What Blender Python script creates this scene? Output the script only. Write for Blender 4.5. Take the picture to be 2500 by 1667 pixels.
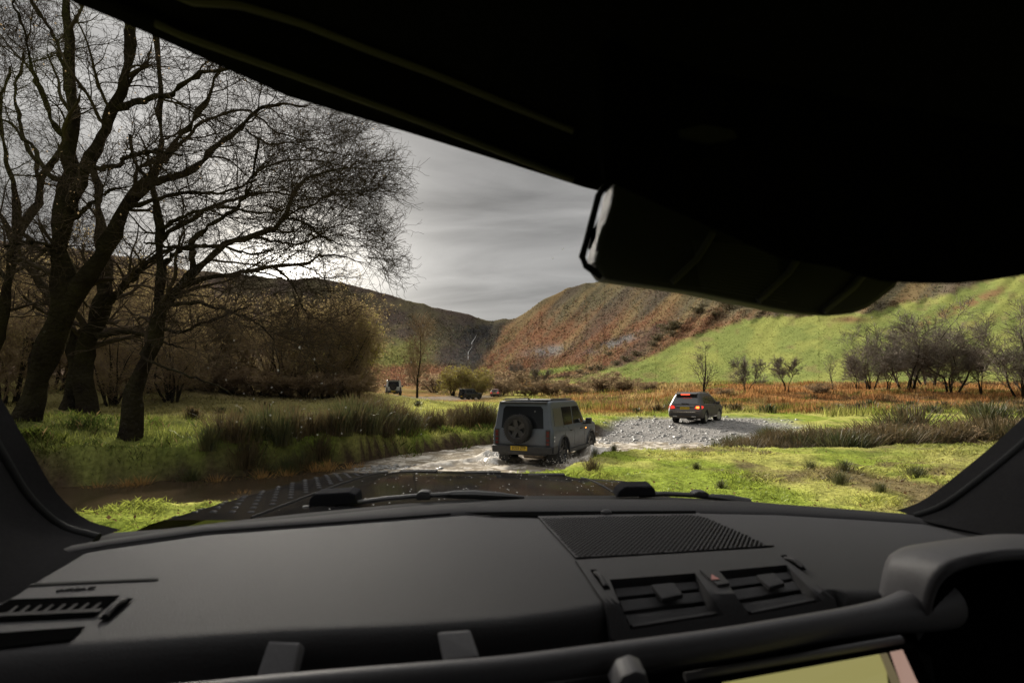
import bpy, bmesh, math, random
import numpy as np
from mathutils import Vector, Matrix

for o in list(bpy.data.objects):
    bpy.data.objects.remove(o)
SC = bpy.context.scene
COL = SC.collection
R = math.radians

# ------------------------------------------------------------------ camera
HC = 1.70            # eye height above the ground the host car stands on
FPX, CX, HY = 1250.0, 1250.0, 955.0   # focal length and horizon of the 2500 px wide photograph
cam = bpy.data.cameras.new('camera')
cam.lens = 18.0
cam.sensor_width = 36.0
cam.shift_y = (HY - 833.5) / 2500.0
cam.clip_start = 0.02
cam.clip_end = 6000
cam.dof.use_dof = True
cam.dof.focus_distance = 17.0
cam.dof.aperture_fstop = 5.6
camo = bpy.data.objects.new('camera', cam)
COL.objects.link(camo)
camo.location = (0, 0, HC)
camo.rotation_euler = (R(90), 0, 0)
SC.camera = camo

# ------------------------------------------------------------------ sky
SUN_AZ = R(-23.7)     # left of the view axis
SUN_EL = R(22)
sun_dir = Vector((math.sin(SUN_AZ) * math.cos(SUN_EL), math.cos(SUN_AZ) * math.cos(SUN_EL), math.sin(SUN_EL)))
world = bpy.data.worlds.new('World')
SC.world = world
world.use_nodes = True
nt = world.node_tree
nt.nodes.clear()
def N(t, **k):
    n = nt.nodes.new(t)
    for a, b in k.items():
        setattr(n, a, b)
    return n
def math_n(op, a, b=None, clamp=False):
    n = N('ShaderNodeMath', operation=op, use_clamp=clamp)
    for i, v in enumerate((a, b)):
        if v is None:
            continue
        if isinstance(v, (int, float)):
            n.inputs[i].default_value = v
        else:
            nt.links.new(v, n.inputs[i])
    return n.outputs[0]
out = N('ShaderNodeOutputWorld')
bg = N('ShaderNodeBackground')
nt.links.new(bg.outputs[0], out.inputs[0])
tc = N('ShaderNodeTexCoord')
sep = N('ShaderNodeSeparateXYZ')
nt.links.new(tc.outputs['Generated'], sep.inputs[0])
zc = math_n('MAXIMUM', sep.outputs[2], 0.0)
# overcast luminance rises towards the zenith
grad = math_n('ADD', math_n('MULTIPLY', math_n('POWER', zc, 3.0), 5.4), 0.56)
dotn = N('ShaderNodeVectorMath', operation='DOT_PRODUCT')
nt.links.new(tc.outputs['Generated'], dotn.inputs[0])
GL_EL = R(11.0)
dotn.inputs[1].default_value = (math.sin(SUN_AZ) * math.cos(GL_EL), math.cos(SUN_AZ) * math.cos(GL_EL), math.sin(GL_EL))
dp = math_n('MAXIMUM', dotn.outputs['Value'], 0.0)
g1 = math_n('MULTIPLY', math_n('POWER', dp, 5.0), 0.55)
g2 = math_n('MULTIPLY', math_n('POWER', dp, 55.0), 3.2)
g3 = math_n('MULTIPLY', math_n('POWER', dp, 700.0), 24.0)
glow = math_n('ADD', math_n('ADD', g1, g2), g3)
# cloud sheets seen in perspective
den = math_n('ADD', zc, 0.14)
dv = N('ShaderNodeCombineXYZ')
nt.links.new(math_n('DIVIDE', sep.outputs[0], den), dv.inputs[0])
nt.links.new(math_n('DIVIDE', sep.outputs[1], den), dv.inputs[1])
dv.inputs[2].default_value = 3.7
mp = N('ShaderNodeMapping')
mp.inputs['Scale'].default_value = (0.6, 1.5, 1.0)
mp.inputs['Rotation'].default_value = (0, 0, R(28))
nt.links.new(dv.outputs[0], mp.inputs['Vector'])
nz = N('ShaderNodeTexNoise')
nz.inputs['Scale'].default_value = 1.25
nz.inputs['Detail'].default_value = 5.0
nz.inputs['Roughness'].default_value = 0.5
nz.inputs['Distortion'].default_value = 0.5
nt.links.new(mp.outputs[0], nz.inputs['Vector'])
cr = N('ShaderNodeMapRange')
cr.inputs['From Min'].default_value = 0.30
cr.inputs['From Max'].default_value = 0.70
cr.inputs['To Min'].default_value = 0.30
cr.inputs['To Max'].default_value = 1.70
nt.links.new(nz.outputs['Fac'], cr.inputs['Value'])
hz_ = math_n('MULTIPLY', math_n('POWER', math_n('SUBTRACT', 1.0, zc), 9.0), 0.55)
lum = math_n('ADD', math_n('ADD', math_n('MULTIPLY', grad, cr.outputs[0]), hz_), glow)
tint = N('ShaderNodeMix', data_type='RGBA')
tint.inputs['A'].default_value = (0.98, 0.965, 0.94, 1)
tint.inputs['B'].default_value = (1.0, 0.95, 0.86, 1)
nt.links.new(math_n('MULTIPLY', glow, 0.35, True), tint.inputs['Factor'])
vm = N('ShaderNodeVectorMath', operation='SCALE')
nt.links.new(tint.outputs['Result'], vm.inputs[0])
nt.links.new(lum, vm.inputs['Scale'])
sky = N('ShaderNodeTexSky', sky_type='NISHITA')
sky.sun_disc = False
sky.sun_elevation = SUN_EL
sky.sun_rotation = SUN_AZ
mixs = N('ShaderNodeMix', data_type='RGBA')
mixs.inputs['Factor'].default_value = 0.01
nt.links.new(vm.outputs[0], mixs.inputs['A'])
nt.links.new(sky.outputs[0], mixs.inputs['B'])
nt.links.new(mixs.outputs['Result'], bg.inputs['Color'])
bg.inputs['Strength'].default_value = 0.070

# ------------------------------------------------------------------ sun and exposure
sl = bpy.data.lights.new('sun', 'SUN')
sl.energy = 2.7
sl.angle = R(7.0)
sl.color = (1.0, 0.93, 0.82)
so = bpy.data.objects.new('sun', sl)
COL.objects.link(so)
so.rotation_euler = sun_dir.to_track_quat('Z', 'Y').to_euler()
so.location = (-40, 60, 60)
SC.view_settings.view_transform = 'Standard'
SC.view_settings.look = 'None'
SC.view_settings.gamma = 1.0
SC.view_settings.use_curve_mapping = False
SC.view_settings.exposure = 2.15
SC.render.engine = 'CYCLES'
SC.cycles.max_bounces = 4
SC.cycles.diffuse_bounces = 2
SC.cycles.glossy_bounces = 2
SC.cycles.transmission_bounces = 2
SC.cycles.transparent_max_bounces = 6
SC.cycles.caustics_reflective = False
SC.cycles.caustics_refractive = False

# ------------------------------------------------------------------ helpers
rng = np.random.default_rng(7)
def P(px, py, Y):
    """point in the valley seen at photograph pixel px, py and standing Y metres ahead"""
    return ((px - CX) / FPX * Y, Y, HC + (HY - py) / FPX * Y)

def tag(o, label=None, cat=None, group=None, kind=None):
    for k, v in (('label', label), ('category', cat), ('group', group), ('kind', kind)):
        if v:
            o[k] = v
    return o

def empty(name, loc=(0, 0, 0), rz=0.0, scale=1.0):
    o = bpy.data.objects.new(name, None)
    COL.objects.link(o)
    o.location = loc
    o.rotation_euler = (0, 0, rz)
    o.scale = (scale,) * 3
    o.empty_display_size = 0.1
    return o

def np_data(name, V, Fs, mats, smooth=True, col=None):
    """mesh from numpy: Fs is one (n,k) int array or a list of them"""
    V = np.asarray(V, dtype=np.float32).reshape(-1, 3)
    if not isinstance(Fs, (list, tuple)):
        Fs = [Fs]
    Fs = [np.asarray(f, dtype=np.int32) for f in Fs if len(f)]
    me = bpy.data.meshes.new(name)
    me.vertices.add(len(V))
    me.vertices.foreach_set('co', V.ravel())
    loops = np.concatenate([f.ravel() for f in Fs])
    tot = np.concatenate([np.full(len(f), f.shape[1], dtype=np.int32) for f in Fs])
    start = np.concatenate([[0], np.cumsum(tot)[:-1]]).astype(np.int32)
    me.loops.add(len(loops))
    me.loops.foreach_set('vertex_index', loops)
    me.polygons.add(len(tot))
    me.polygons.foreach_set('loop_start', start)
    me.polygons.foreach_set('loop_total', tot)
    if smooth:
        me.polygons.foreach_set('use_smooth', np.ones(len(tot), dtype=bool))
    if col is not None:
        a = me.color_attributes.new('Col', 'FLOAT_COLOR', 'POINT')
        c = np.ones((len(V), 4), dtype=np.float32)
        c[:, :3] = col
        a.data.foreach_set('color', c.ravel())
    me.update(calc_edges=True)
    for m in (mats if isinstance(mats, (list, tuple)) else [mats]):
        me.materials.append(m)
    return me

def link(name, me, parent=None, loc=None):
    o = bpy.data.objects.new(name, me)
    COL.objects.link(o)
    if parent is not None:
        o.parent = parent
    if loc is not None:
        o.location = loc
    return o

def np_obj(name, V, Fs, mats, parent=None, smooth=True, col=None):
    return link(name, np_data(name, V, Fs, mats, smooth, col), parent)

def grid_faces(nu, nv, closed_v=False):
    i = np.arange(nu - 1)[:, None]
    j = np.arange(nv if closed_v else nv - 1)[None, :]
    a = i * nv + j
    b = i * nv + (j + 1) % nv
    return np.stack([a, b, b + nv, a + nv], -1).reshape(-1, 4)

class MB:
    """collects simple shapes into one mesh"""
    def __init__(s):
        s.v, s.f = [], []
    def add(s, v, f):
        n = len(s.v)
        s.v += [tuple(p) for p in v]
        s.f += [tuple(i + n for i in q) for q in f]
        return s
    def box(s, c, d, rot=None):
        v = [Vector((x * d[0] / 2, y * d[1] / 2, z * d[2] / 2)) for x in (-1, 1) for y in (-1, 1) for z in (-1, 1)]
        if rot is not None:
            m = Matrix.Rotation(rot[0], 3, 'X') if len(rot) == 1 else (Matrix.Rotation(rot[2], 3, 'Z') @ Matrix.Rotation(rot[1], 3, 'Y') @ Matrix.Rotation(rot[0], 3, 'X'))
            v = [m @ p for p in v]
        v = [p + Vector(c) for p in v]
        return s.add(v, [(0, 1, 3, 2), (4, 6, 7, 5), (0, 4, 5, 1), (2, 3, 7, 6), (0, 2, 6, 4), (1, 5, 7, 3)])
    def prism(s, poly, off):
        """closed prism: poly of 3D points pushed along the vector off"""
        n = len(poly)
        o = Vector(off)
        v = [Vector(p) for p in poly]
        return s.add(v + [p + o for p in v], [tuple(range(n)), tuple(range(2 * n - 1, n - 1, -1))] + [(i, i + n, (i + 1) % n + n, (i + 1) % n) for i in range(n)])
    def tube(s, pts, r, n=8, cap=True):
        pts = [Vector(p) for p in pts]
        rr = r if isinstance(r, (list, tuple)) else [r] * len(pts)
        v, f = [], []
        up = Vector((0.13, 0.21, 0.97))
        for i, p in enumerate(pts):
            t = (pts[min(i + 1, len(pts) - 1)] - pts[max(i - 1, 0)]).normalized()
            a = t.cross(up)
            if a.length < 1e-3:
                a = t.cross(Vector((1, 0, 0)))
            a.normalize()
            b = t.cross(a)
            for k in range(n):
                q = 2 * math.pi * k / n
                v.append(p + (a * math.cos(q) + b * math.sin(q)) * rr[i])
        for i in range(len(pts) - 1):
            for k in range(n):
                f.append((i * n + k, i * n + (k + 1) % n, (i + 1) * n + (k + 1) % n, (i + 1) * n + k))
        if cap:
            f.append(tuple(range(n)))
            f.append(tuple(range((len(pts) - 1) * n + n - 1, (len(pts) - 1) * n - 1, -1)))
        return s.add(v, f)
    def lathe_x(s, prof, c, n=32):
        """prof: (x, r) pairs turned about the x axis through c"""
        v, f = [], []
        for x, r in prof:
            for k in range(n):
                q = 2 * math.pi * k / n
                v.append((c[0] + x, c[1] + r * math.cos(q), c[2] + r * math.sin(q)))
        m = len(prof)
        for i in range(m - 1):
            for k in range(n):
                f.append((i * n + k, i * n + (k + 1) % n, (i + 1) * n + (k + 1) % n, (i + 1) * n + k))
        return s.add(v, f)
    def build(s, name, m, parent=None, smooth=False, bevel=0.0):
        me = bpy.data.meshes.new(name)
        me.from_pydata([tuple(p) for p in s.v], [], s.f)
        bm = bmesh.new()
        bm.from_mesh(me)
        bmesh.ops.recalc_face_normals(bm, faces=bm.faces)
        if bevel:
            bmesh.ops.bevel(bm, geom=[e for e in bm.edges if e.calc_face_angle(0) > 0.5], offset=bevel, segments=2, affect='EDGES', profile=0.6)
        for q in bm.faces:
            q.smooth = smooth
        bm.to_mesh(me)
        bm.free()
        if smooth:
            try:
                me.set_sharp_from_angle(angle=R(40))
            except Exception:
                pass
        for x in (m if isinstance(m, (list, tuple)) else [m]):
            me.materials.append(x)
        return link(name, me, parent)

def _hash(ix, iy, seed):
    h = (ix.astype(np.int64) * 374761393 + iy.astype(np.int64) * 668265263 + seed * 1442695041) & 0xFFFFFFFF
    h = ((h ^ (h >> 13)) * 1274126177) & 0xFFFFFFFF
    return ((h ^ (h >> 16)) & 0xFFFF) / 65535.0
def vnoise(x, y, seed=0):
    x = np.asarray(x, float); y = np.asarray(y, float)
    ix = np.floor(x); iy = np.floor(y)
    fx = x - ix; fy = y - iy
    fx = fx * fx * (3 - 2 * fx); fy = fy * fy * (3 - 2 * fy)
    a = _hash(ix, iy, seed); b = _hash(ix + 1, iy, seed); c = _hash(ix, iy + 1, seed); d = _hash(ix + 1, iy + 1, seed)
    return (a * (1 - fx) + b * fx) * (1 - fy) + (c * (1 - fx) + d * fx) * fy
def fbm(x, y, seed=0, oct=4):
    s, a, t = 0.0, 0.5, 0.0
    for o in range(oct):
        s = s + a * vnoise(np.asarray(x) * 2 ** o, np.asarray(y) * 2 ** o, seed + o * 17)
        t += a
        a *= 0.5
    return s / t
def smooth(a, b, x):
    t = np.clip((np.asarray(x, float) - a) / (b - a), 0, 1)
    return t * t * (3 - 2 * t)

# ------------------------------------------------------------------ materials
def mat(name, c1, c2=None, scale=5.0, rough=0.6, bump=0.0, bscale=None, metal=0.0, attr=False, trans=0.0, spec=0.5, emit=None, coat=0.0, detail=4.0, vary=0.35, bdist=0.05):
    m = bpy.data.materials.new(name)
    m.use_nodes = True
    t = m.node_tree
    b = t.nodes['Principled BSDF']
    b.inputs['Roughness'].default_value = rough
    b.inputs['Metallic'].default_value = metal
    b.inputs['Specular IOR Level'].default_value = spec
    b.inputs['Coat Weight'].default_value = coat
    tcn = t.nodes.new('ShaderNodeTexCoord')
    src = None
    if attr:
        at = t.nodes.new('ShaderNodeAttribute')
        at.attribute_name = 'Col'
        nz_ = t.nodes.new('ShaderNodeTexNoise')
        nz_.inputs['Scale'].default_value = scale
        nz_.inputs['Detail'].default_value = detail
        t.links.new(tcn.outputs['Object'], nz_.inputs['Vector'])
        mr = t.nodes.new('ShaderNodeMapRange')
        mr.inputs['From Min'].default_value = 0.3
        mr.inputs['From Max'].default_value = 0.7
        mr.inputs['To Min'].default_value = 1 - vary
        mr.inputs['To Max'].default_value = 1 + vary
        t.links.new(nz_.outputs['Fac'], mr.inputs['Value'])
        vs = t.nodes.new('ShaderNodeVectorMath')
        vs.operation = 'SCALE'
        t.links.new(at.outputs['Color'], vs.inputs[0])
        t.links.new(mr.outputs[0], vs.inputs['Scale'])
        src = vs.outputs[0]
    elif c2 is not None:
        nz_ = t.nodes.new('ShaderNodeTexNoise')
        nz_.inputs['Scale'].default_value = scale
        nz_.inputs['Detail'].default_value = detail
        t.links.new(tcn.outputs['Object'], nz_.inputs['Vector'])
        rp = t.nodes.new('ShaderNodeValToRGB')
        rp.color_ramp.elements[0].position = 0.33
        rp.color_ramp.elements[1].position = 0.67
        rp.color_ramp.elements[0].color = (*c1, 1)
        rp.color_ramp.elements[1].color = (*c2, 1)
        t.links.new(nz_.outputs['Fac'], rp.inputs[0])
        src = rp.outputs[0]
    else:
        b.inputs['Base Color'].default_value = (*c1, 1)
    if src is not None:
        t.links.new(src, b.inputs['Base Color'])
    if bump:
        nb = t.nodes.new('ShaderNodeTexNoise')
        nb.inputs['Scale'].default_value = bscale or scale * 3
        nb.inputs['Detail'].default_value = 5
        t.links.new(tcn.outputs['Object'], nb.inputs['Vector'])
        bp = t.nodes.new('ShaderNodeBump')
        bp.inputs['Strength'].default_value = bump
        bp.inputs['Distance'].default_value = bdist
        t.links.new(nb.outputs['Fac'], bp.inputs['Height'])
        t.links.new(bp.outputs[0], b.inputs['Normal'])
    if emit:
        b.inputs['Emission Color'].default_value = (*emit[0], 1)
        b.inputs['Emission Strength'].default_value = emit[1]
    if trans:
        tr = t.nodes.new('ShaderNodeBsdfTranslucent')
        if src is not None:
            t.links.new(src, tr.inputs['Color'])
        else:
            tr.inputs['Color'].default_value = (*c1, 1)
        mx = t.nodes.new('ShaderNodeMixShader')
        mx.inputs[0].default_value = trans
        t.links.new(b.outputs[0], mx.inputs[1])
        t.links.new(tr.outputs[0], mx.inputs[2])
        t.links.new(mx.outputs[0], t.nodes['Material Output'].inputs['Surface'])
    return m

M = {}
M['ground'] = mat('ground_cover', (0, 0, 0), attr=True, scale=9.0, rough=0.95, bump=0.5, bscale=14, spec=0.0)
M['blade'] = mat('grass_blade', (0, 0, 0), attr=True, scale=2.0, rough=0.6, trans=0.45, spec=0.12, vary=0.15)
M['dryblade'] = mat('dry_blade', (0, 0, 0), attr=True, scale=1.0, rough=0.8, trans=0.35, spec=0.0, vary=0.15)
M['rush'] = mat('rush_blade', (0.045, 0.058, 0.020), (0.12, 0.105, 0.042), scale=3, rough=0.55, trans=0.3, spec=0.25)
M['leaf_olive'] = mat('olive_leaf', (0.20, 0.155, 0.075), (0.29, 0.225, 0.10), scale=0.5, rough=0.7, trans=0.7, spec=0.0)
M['rushbrown'] = mat('dry_rush_blade', (0.055, 0.045, 0.022), (0.135, 0.095, 0.045), scale=3, rough=0.7, trans=0.3, spec=0.15)
M['strawgrass'] = mat('straw_blade', (0.30, 0.16, 0.05), (0.36, 0.24, 0.09), scale=3, rough=0.7, trans=0.4, spec=0.15)
M['hill'] = mat('hill_cover', (0, 0, 0), attr=True, scale=0.22, rough=0.95, bump=0.6, bscale=0.35, spec=0.0, detail=9, vary=0.12, bdist=0.3)
M['bark'] = mat('mossy_bark', (0.018, 0.014, 0.011), (0.034, 0.030, 0.017), scale=1.6, rough=0.95, bump=1.0, bscale=9, spec=0.0, bdist=0.12)
M['twig'] = mat('twig_bark', (0.042, 0.032, 0.024), (0.066, 0.052, 0.038), scale=1.5, rough=0.9, spec=0.0)
M['brown_twig'] = mat('brown_twig', (0.16, 0.112, 0.074), (0.23, 0.17, 0.108), scale=0.6, rough=0.9, spec=0.0)
M['grey_twig'] = mat('grey_twig', (0.125, 0.106, 0.086), (0.19, 0.163, 0.135), scale=0.5, rough=0.9, spec=0.0)
M['leaf_yellow'] = mat('yellow_leaf', (0.20, 0.19, 0.035), (0.30, 0.25, 0.06), scale=1.2, rough=0.6, trans=0.4, spec=0.2)
M['leaf_brown'] = mat('brown_leaf', (0.19, 0.135, 0.08), (0.27, 0.20, 0.115), scale=1.2, rough=0.7, trans=0.7, spec=0.0)
M['leaf_dark'] = mat('dark_leaf', (0.085, 0.08, 0.04), (0.14, 0.12, 0.06), scale=1.2, rough=0.7, trans=0.3, spec=0.2)
M['stone'] = mat('slate_stone', (0.13, 0.128, 0.122), (0.30, 0.29, 0.27), scale=6, rough=0.4, spec=0.4, bump=0.3, bscale=25)
M['fall'] = mat('falling_water', (0.125, 0.125, 0.125), rough=0.4)
M['foam'] = mat('water_foam', (0.62, 0.57, 0.49), (0.75, 0.72, 0.66), scale=8, rough=0.35)
M['tyre'] = mat('tyre_rubber', (0.007, 0.007, 0.007), (0.016, 0.014, 0.012), scale=6, rough=0.85, bump=0.3, bscale=40)
M['rim'] = mat('dark_alloy', (0.028, 0.028, 0.030), (0.05, 0.047, 0.044), scale=4, rough=0.45, metal=0.4)
M['rim_silver'] = mat('silver_alloy', (0.25, 0.25, 0.25), (0.33, 0.31, 0.28), scale=4, rough=0.4, metal=0.7)
M['glass_car'] = mat('tinted_glass', (0.008, 0.009, 0.010), rough=0.08, spec=0.25)
M['black'] = mat('black_plastic', (0.015, 0.015, 0.016), (0.026, 0.025, 0.024), scale=8, rough=0.55)
M['chrome'] = mat('chrome', (0.65, 0.65, 0.66), rough=0.15, metal=1.0)
M['plate'] = mat('yellow_plate', (0.62, 0.42, 0.015), rough=0.4)
M['glyph'] = mat('plate_letters', (0.015, 0.014, 0.012), rough=0.5)
M['lamp_red'] = mat('red_lamp', (0.30, 0.012, 0.010), rough=0.15, emit=((1.0, 0.05, 0.03), 0.22))
M['lamp_dark'] = mat('dark_red_lamp', (0.10, 0.012, 0.012), rough=0.2)
M['lamp_lit'] = mat('lit_brake_lamp', (0.5, 0.03, 0.02), rough=0.2, emit=((1.0, 0.07, 0.03), 0.9))
M['lamp_amber'] = mat('lit_amber_lamp', (0.6, 0.25, 0.03), rough=0.2, emit=((1.0, 0.32, 0.05), 1.0))
M['lamp_white'] = mat('clear_lamp', (0.55, 0.55, 0.54), rough=0.15)

def satin(m, fac, rough):
    # film whose mirror part does not run away at grazing angles
    t = m.node_tree
    b = t.nodes['Principled BSDF']
    b.inputs['Specular IOR Level'].default_value = 0.0
    b.inputs['Coat Weight'].default_value = 0.0
    g = t.nodes.new('ShaderNodeBsdfGlossy')
    g.inputs['Roughness'].default_value = rough
    for l in list(b.inputs['Normal'].links):
        t.links.new(l.from_socket, g.inputs['Normal'])
    x = t.nodes.new('ShaderNodeMixShader')
    x.inputs[0].default_value = fac
    t.links.new(b.outputs[0], x.inputs[1])
    t.links.new(g.outputs[0], x.inputs[2])
    t.links.new(x.outputs[0], t.nodes['Material Output'].inputs['Surface'])
def paint(name, c, mud=(0.17, 0.135, 0.10), ztop=1.1, metal=0.25, amt=0.8):
    """car paint with road mud thrown up over the lower body"""
    m = mat(name, c, rough=0.42, metal=metal, coat=0.08, spec=0.4)
    t = m.node_tree
    b = t.nodes['Principled BSDF']
    tcn = t.nodes.new('ShaderNodeTexCoord')
    sp = t.nodes.new('ShaderNodeSeparateXYZ')
    t.links.new(tcn.outputs['Object'], sp.inputs[0])
    nz_ = t.nodes.new('ShaderNodeTexNoise')
    nz_.inputs['Scale'].default_value = 3.0
    nz_.inputs['Detail'].default_value = 8
    nz_.inputs['Roughness'].default_value = 0.7
    t.links.new(tcn.outputs['Object'], nz_.inputs['Vector'])
    mr = t.nodes.new('ShaderNodeMapRange')
    mr.inputs['From Min'].default_value = ztop
    mr.inputs['From Max'].default_value = 0.35
    t.links.new(sp.outputs[2], mr.inputs['Value'])
    ad = t.nodes.new('ShaderNodeMath')
    ad.operation = 'MULTIPLY_ADD'
    ad.inputs[1].default_value = 1.3
    ad.inputs[2].default_value = -0.62
    t.links.new(nz_.outputs['Fac'], ad.inputs[0])
    a2 = t.nodes.new('ShaderNodeMath')
    a2.operation = 'ADD'
    a2.use_clamp = True
    t.links.new(mr.outputs[0], a2.inputs[0])
    t.links.new(ad.outputs[0], a2.inputs[1])
    a3 = t.nodes.new('ShaderNodeMath')
    a3.operation = 'MULTIPLY'
    a3.inputs[1].default_value = amt
    t.links.new(a2.outputs[0], a3.inputs[0])
    mx = t.nodes.new('ShaderNodeMix')
    mx.data_type = 'RGBA'
    mx.inputs['A'].default_value = (*c, 1)
    mx.inputs['B'].default_value = (*mud, 1)
    t.links.new(a3.outputs[0], mx.inputs['Factor'])
    t.links.new(mx.outputs['Result'], b.inputs['Base Color'])
    r2 = t.nodes.new('ShaderNodeMapRange')
    r2.inputs['To Min'].default_value = 0.42
    r2.inputs['To Max'].default_value = 0.85
    t.links.new(a3.outputs[0], r2.inputs['Value'])
    t.links.new(r2.outputs[0], b.inputs['Roughness'])
    c2 = t.nodes.new('ShaderNodeMapRange')
    c2.inputs['To Min'].default_value = 0.08
    c2.inputs['To Max'].default_value = 0.0
    t.links.new(a3.outputs[0], c2.inputs['Value'])
    t.links.new(c2.outputs[0], b.inputs['Coat Weight'])
    return m
# ------------------------------------------------------------------ the valley floor
NX = np.array([-200, -40, -12, -6.1, -4.4, -2, 0, 1.1, 2.6, 4.6, 9.6, 15.6, 30, 60, 200.])
NY = np.array([5.0, 5.5, 6.6, 7.3, 8.1, 9.4, 10.4, 11.2, 14.2, 15.6, 16.3, 16.6, 17.5, 20, 30])
FX = np.array([-200, -40, -10.3, -7.5, -5, -4.6, -3.5, -1.6, 0, 2, 4, 6, 9, 13, 16, 30, 60, 200.])
FY = np.array([9.0, 10.0, 11.4, 12.9, 15.6, 16.5, 18.0, 20.6, 22.5, 24.5, 25.2, 26.0, 25.0, 22.0, 20.0, 20.5, 24, 34])
WATER_Z = -0.565
def near_bank(x): return np.interp(x, NX, NY)
def far_bank(x): return np.interp(x, FX, FY)
def gravel_mask(x, y):
    jit = (fbm(x * 0.6, y * 0.6, 51) - 0.5) * 3.0
    a = smooth(2.6, 4.2, x + jit * 0.5) * smooth(15.5, 13.0, x - (y - 26) * 0.35 + jit)
    b = smooth(15.0, 17.0, y) * smooth(35.5, 33.0, y + jit)
    # left of the ford track there is turf
    c = smooth(-0.6, 0.6, (x - 4.4) - (y - 25) * 0.33 + jit * 0.3)
    return a * b * np.where(y > 24, c, 1.0)
def track_mask(x, y):
    cx = np.interp(y, [30, 40, 52, 62, 75, 95, 120], [11, 12, -8, -14.0, -15, -9, -7])
    w = np.interp(y, [30, 62, 120], [1.6, 2.6, 3.0])
    return smooth(w + 1.0, w - 0.2, np.abs(x - cx)) * smooth(52, 57, y) * smooth(140, 110, y)
def ground_z(x, y):
    x = np.asarray(x, float); y = np.asarray(y, float)
    z = 0.14 * (fbm(x * 0.45, y * 0.45, 3) - 0.5) * 2 + (0.09 + 0.07 * smooth(2, -3, x)) * (fbm(x * 1.7, y * 1.7, 9, 3) - 0.5) * 2
    z = z * smooth(2.5, 6.0, np.hypot(x, y))
    z = z + 0.55 * smooth(-8.0, -14.0, x) * smooth(11, 15, y) + 1.6 * smooth(-14, -40, x) * smooth(12, 40, y)
    z = z + 0.9 * smooth(28, 48, y) * smooth(3, -14, x) * smooth(75, 50, y)
    z = z + 2.6 * smooth(42, 85, y) * smooth(6, 34, x) + 0.012 * np.maximum(y - 70, 0)
    z = z + 0.28 * smooth(-0.2, 1.3, y - far_bank(x)) * smooth(-3.6, -5.6, x) * smooth(9, 4, y - far_bank(x))
    # stream channel
    nb, fb = near_bank(x), far_bank(x)
    into = np.minimum(y - nb, fb + 1.0 - y)
    jitter = (fbm(x * 0.9, y * 0.9, 23) - 0.5) * 0.7
    chan = smooth(-0.1, np.where(x < -3.5, 0.5, 0.95), into + jitter)
    z = z * (1 - chan) + chan * (-0.78 + 0.05 * (fbm(x * 2, y * 2, 5) - 0.5))
    gm = gravel_mask(x, y)
    gz = -0.63 + 0.45 * smooth(19.5, 31.5, y) + 0.06 * (fbm(x * 1.5, y * 1.5, 31) - 0.5) + 0.08 * smooth(6, 12, x)
    z = z * (1 - gm) + gz * gm
    # turf lip left of the gravel track
    return z
GREEN = np.array([0.165, 0.205, 0.034]); YGREEN = np.array([0.262, 0.258, 0.072]); DGREEN = np.array([0.060, 0.085, 0.018])
MUD = np.array([0.105, 0.075, 0.048]); ORANGE = np.array([0.238, 0.120, 0.046]); STRAW = np.array([0.30, 0.215, 0.095])
BROWN = np.array([0.125, 0.080, 0.040]); GRAVELC = np.array([0.195, 0.185, 0.172]); LITTER = np.array([0.075, 0.055, 0.032])
def mixc(a, b, t):
    t = np.asarray(t)[..., None]
    return a * (1 - t) + b * t
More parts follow.
